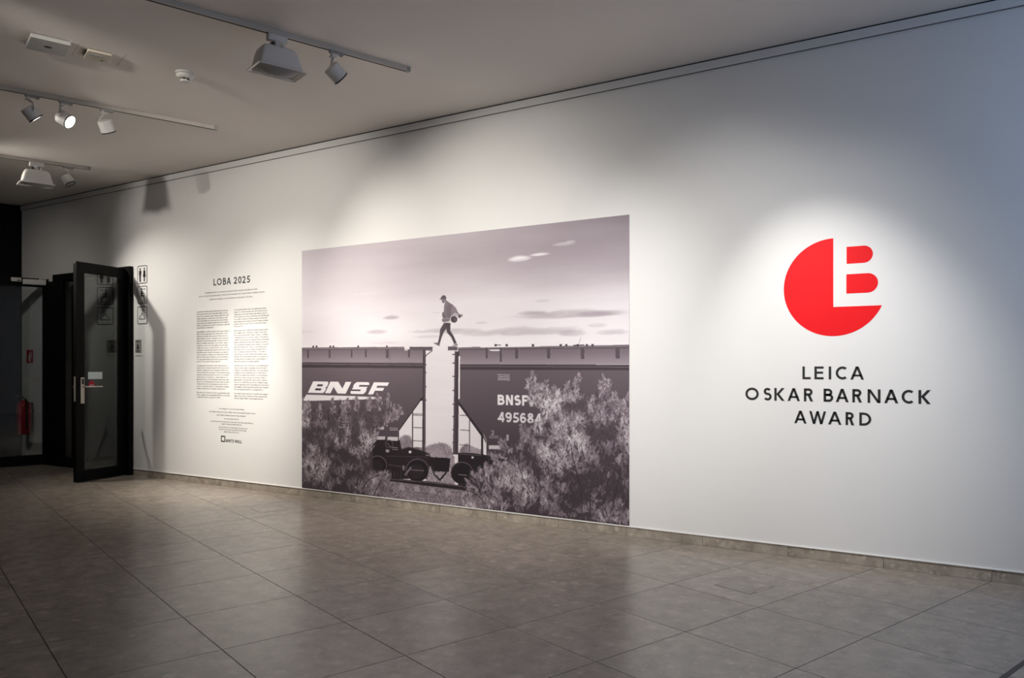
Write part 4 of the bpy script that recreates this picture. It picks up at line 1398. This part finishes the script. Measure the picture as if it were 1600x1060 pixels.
# --- lettering on the wagons
def put_text(text, spans_, zb, h, tr, g, f=None, slant=0.0):
    """letters given by wall x spans, baseline z and height in metres"""
    for ch, (a, b) in zip(text, spans_):
        P, S = glyph(ch, b - a, h, tr)
        polys = list(P)
        for pts, cl_ in S:
            L_, R_ = offset_strip(pts, tr, cl_)
            n = len(pts)
            for k in range(n if cl_ else n - 1):
                q = (k + 1) % n
                polys.append([tuple(L_[k]), tuple(L_[q]), tuple(R_[q]), tuple(R_[k])])
        for p in polys:
            r = fill_mask([((a + x + slant * z - MX0) * SC, (MZ1 - zb - z) * SC) for x, z in p])
            if r: img[r[0]] = np.where(r[1], g, img[r[0]])
def wx(f, u_): return w_at(f(u_, 0)[0], 573)[0]
zb = w_at(*A_(90, 343))[2]; h = w_at(*A_(120, 270))[2] - zb
SL = 0.66
def emb_poly(x0, w, polys, g):
    for q in polys:
        r = fill_mask([((x0 + x + SL * z - MX0) * SC, (MZ1 - zb - z) * SC) for x, z in q])
        if r: img[r[0]] = np.where(r[1], g, img[r[0]])
def cham(w, c): return [(0, 0)] + arc_pts(w - c * 1.5, c * 1.5, c * 1.5, c * 1.5, -90, 0, 8) + arc_pts(w - c * 1.6, h - c * 1.4, c * 1.4, c * 1.4, 0, 90, 8) + [(0, h)]
W_ = [(wx(A_, a), wx(A_, b) - wx(A_, a)) for a, b in ((87, 190), (196, 328), (352, 448), (470, 566))]
x0, w = W_[0]
emb_poly(x0, w, [cham(w, h * .16)], .91); emb_poly(x0, w, [rc(w * .36, w * .70, h * .60, h * .76), rc(w * .36, w * .72, h * .24, h * .41)], .25); emb_poly(x0, w, [[(w * 1.01, h * .44), (w * 1.01, h * .56), (w * .90, h * .5)]], .25)
x0, w = W_[1]
emb_poly(x0, w, [rc(0, w * .27, 0, h), rc(w * .73, w, 0, h), dg(0, h, w * .62, 0, w * .38)], .91)
x0, w = W_[2]
emb_poly(x0, w, [arc_pts(w - h * .26, h * .27, h * .26, h * .27, -90, 60, 10) + [(w, h * .62)] + arc_pts(w - h * .3, h * .74, h * .3, h * .26, 0, 90, 8) + arc_pts(h * .3, h * .72, h * .3, h * .28, 90, 225, 10) + [(0, h * .38)] + arc_pts(h * .3, h * .26, h * .3, h * .26, 180, 270, 8)], .91); emb_poly(x0, w, [rc(w * .38, w * 1.02, h * .62, h * .75), rc(-w * .02, w * .62, h * .25, h * .38)], .25)
x0, w = W_[3]
emb_poly(x0, w, [rc(0, w * .34, 0, h), rc(0, w, h * .72, h), rc(0, w * .86, h * .32, h * .56)], .91)
fill([(78, 354), (558, 370), (550, 382), (55, 395)], .87, A_)
zb = w_at(*B_(197, 351))[2]; h = w_at(*B_(197, 297))[2] - zb
put_text('BNSF', [(wx(B_, a), wx(B_, b)) for a, b in ((197, 234), (241, 279), (285, 321), (327, 358))], zb, h, h * 0.235, .88)
zb = w_at(*B_(197, 442))[2]; h = w_at(*B_(197, 389))[2] - zb
put_text('495684', [(wx(B_, a), wx(B_, b)) for a, b in ((197, 233), (238, 272), (277, 311), (316, 350), (355, 389), (394, 430))], zb, h, h * 0.21, .82)
for vv in (190, 200, 209, 217): line([(197, vv), (262, vv + 2)], .9, .70, B_)
zb = w_at(*B_(163, 510))[2]; h = w_at(*B_(163, 487))[2] - zb
put_text('2', [(wx(B_, 163), wx(B_, 178))], zb, h, h * .14, .7)
for vv in (518, 527): line([(152, vv), (202, vv)], .9, .58, B_)
fill([(243, 510), (256, 510), (256, 542), (243, 542)], .62, B_)
fill([(500, 356), (526, 356), (526, 402), (500, 402)], .62, B_); fill([(503, 360), (523, 360), (523, 398), (503, 398)], .26, B_); line([(508, 372), (518, 380), (510, 388)], .8, .6, B_)
for vv in (508, 532):
    line([(315, vv), (460, vv + 8)], 2.4, .46, B_)
for a, b, c, d in ((286, 500, 346, 562),):
    line([(a, b), (c, b), (c, d), (a, d), (a, b)], .9, .72, A_); line([(a, 528), (c, 528)], .8, .7, A_); line([(318, b), (318, d)], .8, .7, A_); line([(300, 515), (338, 512)], .8, .6, A_); line([(300, 545), (338, 545)], .8, .6, A_)

# --- the walking figure
def fm(poly, g): fill(poly, g, M_)
fm([(300, 572), (262, 635), (246, 665), (240, 740), (215, 850), (242, 860), (268, 770), (300, 695), (340, 648), (348, 570)], .27)
fm([(328, 572), (332, 640), (340, 705), (398, 770), (438, 862), (474, 850), (432, 752), (386, 680), (390, 575)], .25)
fm([(150, 850), (190, 846), (218, 848), (242, 856), (239, 894), (205, 884)], .36); line([(158, 856), (205, 878), (236, 890)], .6, .72, M_)
fm([(402, 893), (425, 876), (440, 860), (478, 853), (487, 872), (484, 893)], .42); line([(415, 888), (450, 868), (480, 862)], .8, .82, M_); line([(402, 891), (484, 891)], .5, .75, M_)
fm([(326, 262), (345, 270), (370, 292), (420, 322), (466, 370), (485, 415), (500, 440), (528, 462), (556, 452), (548, 470), (556, 486), (535, 490), (508, 508), (496, 486), (440, 478), (398, 512), (382, 560), (345, 572), (298, 575), (272, 545), (272, 522), (290, 508), (276, 488), (274, 432), (296, 420), (302, 330)], .43)
fm([(372, 300), (405, 330), (395, 470), (372, 520), (340, 500), (335, 360)], .38)
fm([(420, 330), (462, 374), (480, 420), (440, 440), (408, 470), (405, 380)], .47)
fm([(400, 470), (455, 430), (496, 452), (500, 480), (440, 474), (398, 508), (384, 548), (380, 520)], .66)
line([(300, 568), (345, 562), (378, 552), (392, 510), (440, 480), (488, 488)], 1.0, .86, M_)
circ(438, 525, 46, .23, M_); fm([(430, 500), (470, 510), (470, 545), (445, 560)], .30)
fm([(500, 470), (530, 462), (522, 505), (498, 508)], .25)
line([(540, 470), (556, 455)], .7, .35, M_); line([(540, 478), (556, 482)], .7, .35, M_)
fm([(264, 248), (272, 285), (284, 304), (302, 300), (316, 282), (330, 266), (330, 238), (268, 238)], .42)
fm([(236, 243), (256, 236), (262, 214), (276, 198), (296, 192), (316, 196), (329, 212), (330, 240), (300, 244), (260, 250), (238, 250)], .27)
fm([(274, 430), (298, 440), (330, 500), (300, 520), (276, 488)], .36)
line([(290, 520), (330, 505), (370, 510)], .9, .58, M_)

# --- tamarisk bushes in front
fill([(40, 690), (500, 690), (500, 860), (600, 880), (520, 1100), (40, 1100)], .23, A_)
fill([(130, 690), (905, 690), (905, 1100), (20, 1100), (20, 830), (130, 820)], .23, B_)
def sprigs(x, y, g, stem, ang, leaves=13, leaf=8.0):
    """feathery sprigs: a bent stem with short leaves on either side, one tone per sprig"""
    n = len(x)
    if n == 0: return
    order = np.argsort(g + RNG.normal(0, 0.13, n))
    x, y, g, stem, ang = x[order], y[order], g[order], stem[order], ang[order]
    bend = RNG.normal(0, 0.45, n)
    chunk = 60
    for c0_ in range(0, n, chunk):
        s = slice(c0_, c0_ + chunk)
        for k in range(leaves):
            t = k / leaves
            a = ang[s] + bend[s] * t
            bx_ = x[s] + np.cos(ang[s] + bend[s] * t * 0.5) * stem[s] * t
            by_ = y[s] - np.sin(ang[s] + bend[s] * t * 0.5) * stem[s] * t
            la = a + (1 if k % 2 else -1) * RNG.uniform(0.3, 1.0, len(a))
            ll = leaf * (1.15 - 0.6 * t) * RNG.uniform(0.6, 1.3, len(a))
            gg = np.clip(g[s] * RNG.uniform(0.72, 1.22, len(a)), 0.10, 0.86)
            for q in np.linspace(0, 1, 9):
                xs = (bx_ + np.cos(la) * ll * q).astype(int); ys = (by_ - np.sin(la) * ll * q).astype(int)
                for dx in ((0, 1) if q < 0.7 else (0,)):
                    ok = (xs + dx >= 0) & (xs + dx < CW) & (ys >= 0) & (ys < CH)
                    img[ys[ok], xs[ok] + dx] = gg[ok]

def bush(poly, f, n, seed, bright=1.0, plumes=()):
    N1 = fbm(15, 10, 4, seed, 0.6); N2 = fbm(44, 30, 3, seed + 1, 0.6)
    sm = in_poly(poly, f)
    x, y = sm(n // 3)
    yb = np.clip(YY.max() * 0 + y, 0, CH)
    sprigs(x, y, 0.18 + 0.22 * at_(N1, x, y), RNG.uniform(16, 34, len(x)), np.pi / 2 + RNG.normal(0, .45, len(x)), 9, 9)
    x, y = sm(n)
    c = np.clip((at_(N1, x, y) - 0.40) * 3.4, 0, 1) * 0.6 + np.clip((at_(N2, x, y) - 0.40) * 3.2, 0, 1) * 0.4
    low = np.clip((y / CH - 0.62) / 0.38, 0, 1)                  # the print gets denser and darker to the bottom
    keep = c + RNG.normal(0, 0.10, n) > 0.22
    g = (0.25 + 0.52 * c * (1 - 0.35 * low) + RNG.normal(0, 0.05, n)) * bright
    sprigs(x[keep], y[keep], g[keep], RNG.uniform(14, 30, keep.sum()), np.pi / 2 + RNG.normal(0, .5, keep.sum()))
    x, y = sm(n // 5)
    c = np.clip((at_(N2, x, y) - 0.45) * 4, 0, 1) * np.clip((at_(N1, x, y) - 0.42) * 4, 0, 1)
    keep = c > 0.3
    sprigs(x[keep], y[keep], 0.58 + 0.28 * c[keep] * bright, RNG.uniform(9, 18, keep.sum()), np.pi / 2 + RNG.normal(0, .6, keep.sum()), 7, 5)
    for (pu, pv, qu, qv, wd) in plumes:
        p0, p1 = np.array(cv(f(pu, pv))), np.array(cv(f(qu, qv)))
        k = 46
        t = RNG.random(k) ** 0.75
        ww = wd * 1.25 * (1 - t) ** 0.7 + 1.5
        x = (p0[0] + (p1[0] - p0[0]) * t + RNG.normal(0, 0.42, k) * ww).astype(np.float32)
        y = (p0[1] + (p1[1] - p0[1]) * t).astype(np.float32)
        lean = float(np.arctan2(p0[0] - p1[0], p0[1] - p1[1]))
        sprigs(x, y, RNG.uniform(0.30, 0.66, k), RNG.uniform(10, 24, k), np.pi / 2 + lean * 0.7 + RNG.normal(0, .45, k), 11, 6.5)

bush([(45, 405), (80, 430), (110, 425), (150, 500), (165, 440), (195, 435), (240, 470), (260, 420), (330, 405), (420, 410), (470, 395), (545, 380), (600, 400), (625, 450), (650, 470), (660, 520), (620, 545), (560, 560), (525, 640), (505, 690), (480, 760), (480, 850), (560, 860), (600, 850), (618, 880), (560, 950), (520, 990), (500, 1010), (45, 960)], A_, 2600, 51, 1.08,
     [(60, 470, 55, 395, 20), (95, 500, 90, 405, 22), (170, 520, 165, 420, 24), (250, 480, 245, 385, 22), (330, 470, 340, 392, 22), (400, 470, 395, 385, 20), (470, 470, 485, 378, 24), (545, 470, 530, 365, 22), (590, 460, 600, 365, 22), (620, 520, 640, 430, 20), (640, 520, 675, 440, 18), (560, 560, 690, 470, 22), (470, 880, 590, 850, 24), (500, 960, 610, 860, 22)])
bush([(360, 235), (395, 205), (420, 260), (455, 255), (480, 300), (520, 290), (570, 255), (615, 240), (640, 300), (690, 330), (715, 330), (735, 290), (760, 225), (795, 245), (800, 300), (850, 330), (880, 330), (905, 300), (905, 1010), (820, 990), (560, 960), (360, 935), (300, 925), (200, 905), (60, 870), (30, 820), (40, 760), (100, 700), (140, 650), (190, 640), (200, 590), (240, 545), (290, 560), (320, 500), (345, 470), (432, 455), (436, 385), (368, 362), (364, 320)], B_, 4600, 61, 1.16,
     [(390, 330, 383, 192, 24), (400, 290, 365, 228, 16), (440, 330, 450, 232, 22), (480, 340, 500, 262, 22), (560, 330, 575, 238, 24), (610, 330, 633, 190, 20), (620, 330, 612, 215, 20), (690, 400, 705, 318, 22), (750, 360, 762, 208, 22), (770, 360, 790, 225, 20), (830, 420, 822, 300, 22), (885, 420, 890, 310, 22), (330, 560, 325, 470, 20), (260, 620, 215, 545, 24), (230, 640, 160, 620, 22), (120, 760, 60, 720, 24), (90, 820, 30, 760, 22), (250, 700, 170, 640, 24)])
bush([(470, 880), (560, 890), (610, 930), (640, 1010), (600, 1060), (470, 1060)], A_, 420, 71, 1.1)
bush([(-30, 900), (40, 850), (110, 850), (200, 880), (240, 930), (-30, 930)], B_, 420, 73, 1.1)
# bare twigs
for pts, f in (([(430, 960), (470, 900), (540, 860)], A_), ([(500, 1000), (540, 930), (560, 890)], A_), ([(150, 910), (110, 850), (60, 815)], B_), ([(215, 915), (190, 850), (150, 825)], B_), ([(650, 940), (640, 800), (600, 640), (585, 560)], B_),
              ([(690, 930), (690, 830)], B_), ([(780, 950), (760, 820)], B_), ([(380, 830), (330, 740), (300, 650)], B_), ([(560, 600), (580, 540)], B_), ([(660, 640), (640, 560)], B_), ([(800, 930), (840, 760), (860, 640)], B_)):
    line(pts, 1.1, .15, f)

# --- tone to print colour, and onto the panel
i2 = img[:CH // 2 * 2, :CW // 2 * 2]
i2 = 0.25 * (i2[0::2, 0::2] + i2[1::2, 0::2] + i2[0::2, 1::2] + i2[1::2, 1::2])
gs = np.array([0.0, 0.1, 0.25, 0.45, 0.65, 0.8, 0.92, 1.0])
def s2l(c):
    c = np.asarray(c, np.float32) / 255.0
    return np.where(c <= 0.04045, c / 12.92, ((c + 0.055) / 1.055) ** 2.4)
pal = s2l([(14, 10, 13), (32, 26, 31), (68, 58, 65), (119, 107, 116), (166, 156, 164), (206, 199, 205), (236, 232, 236), (248, 246, 248)])
nh, nw = i2.shape
cols = np.ones((nh * nw, 4), np.float32)
fl = np.clip(i2[::-1].reshape(-1), 0, 1)              # bottom row first
for k in range(3):
    cols[:, k] = np.interp(fl, gs, pal[:, k])
MURAL_GAIN = 1.06
cols[:, :3] = np.minimum(cols[:, :3] * MURAL_GAIN, 0.9)
hx, hz = (MX1 - MX0) / 2, (MZ1 - MZ0)
gx, gz = np.meshgrid(np.linspace(-hx, hx, nw), np.linspace(0, hz, nh))
co = np.empty((nh * nw + 4, 3), np.float32)
co[:nh * nw, 0] = gx.reshape(-1); co[:nh * nw, 1] = -0.0016; co[:nh * nw, 2] = gz.reshape(-1)
co[nh * nw:] = [(-hx, 0, 0), (hx, 0, 0), (hx, 0, hz), (-hx, 0, hz)]
ii = (np.arange(nh - 1)[:, None] * nw + np.arange(nw - 1)[None, :]).reshape(-1)
quads = np.stack([ii, ii + 1, ii + nw + 1, ii + nw], 1)
e0 = nh * nw
c00, c10, c11, c01 = 0, nw - 1, nh * nw - 1, (nh - 1) * nw
edge = np.array([(e0, e0 + 1, c10, c00), (e0 + 1, e0 + 2, c11, c10), (e0 + 2, e0 + 3, c01, c11), (e0 + 3, e0, c00, c01)])
quads = np.concatenate([quads, edge]).astype(np.int32)
me = bpy.data.meshes.new('photo_mural')
me.vertices.add(len(co)); me.vertices.foreach_set('co', co.reshape(-1))
me.loops.add(len(quads) * 4); me.loops.foreach_set('vertex_index', quads.reshape(-1))
me.polygons.add(len(quads)); me.polygons.foreach_set('loop_start', np.arange(len(quads), dtype=np.int32) * 4)
try:
    me.polygons.foreach_set('loop_total', np.full(len(quads), 4, np.int32))
except Exception:
    pass
me.update(calc_edges=True)
att = me.color_attributes.new('print', 'FLOAT_COLOR', 'POINT')
cc = np.ones((len(co), 4), np.float32) * 0.5
cc[:nh * nw] = cols
att.data.foreach_set('color', cc.reshape(-1))
mp_ = mat('mural_print', (0.5, 0.5, 0.5), 0.55, spec=0.3)
N, L, b = nodes(mp_)
at = N.new('ShaderNodeAttribute'); at.attribute_name = 'print'
L.new(at.outputs['Color'], b.inputs['Base Color'])
mural = obj('photo_mural', me, mp_)
mural.location = ((MX0 + MX1) / 2, -0.0006, MZ0)
tag(mural, 'large monochrome photo mural of a person stepping between two freight wagons behind bushes', 'mural')
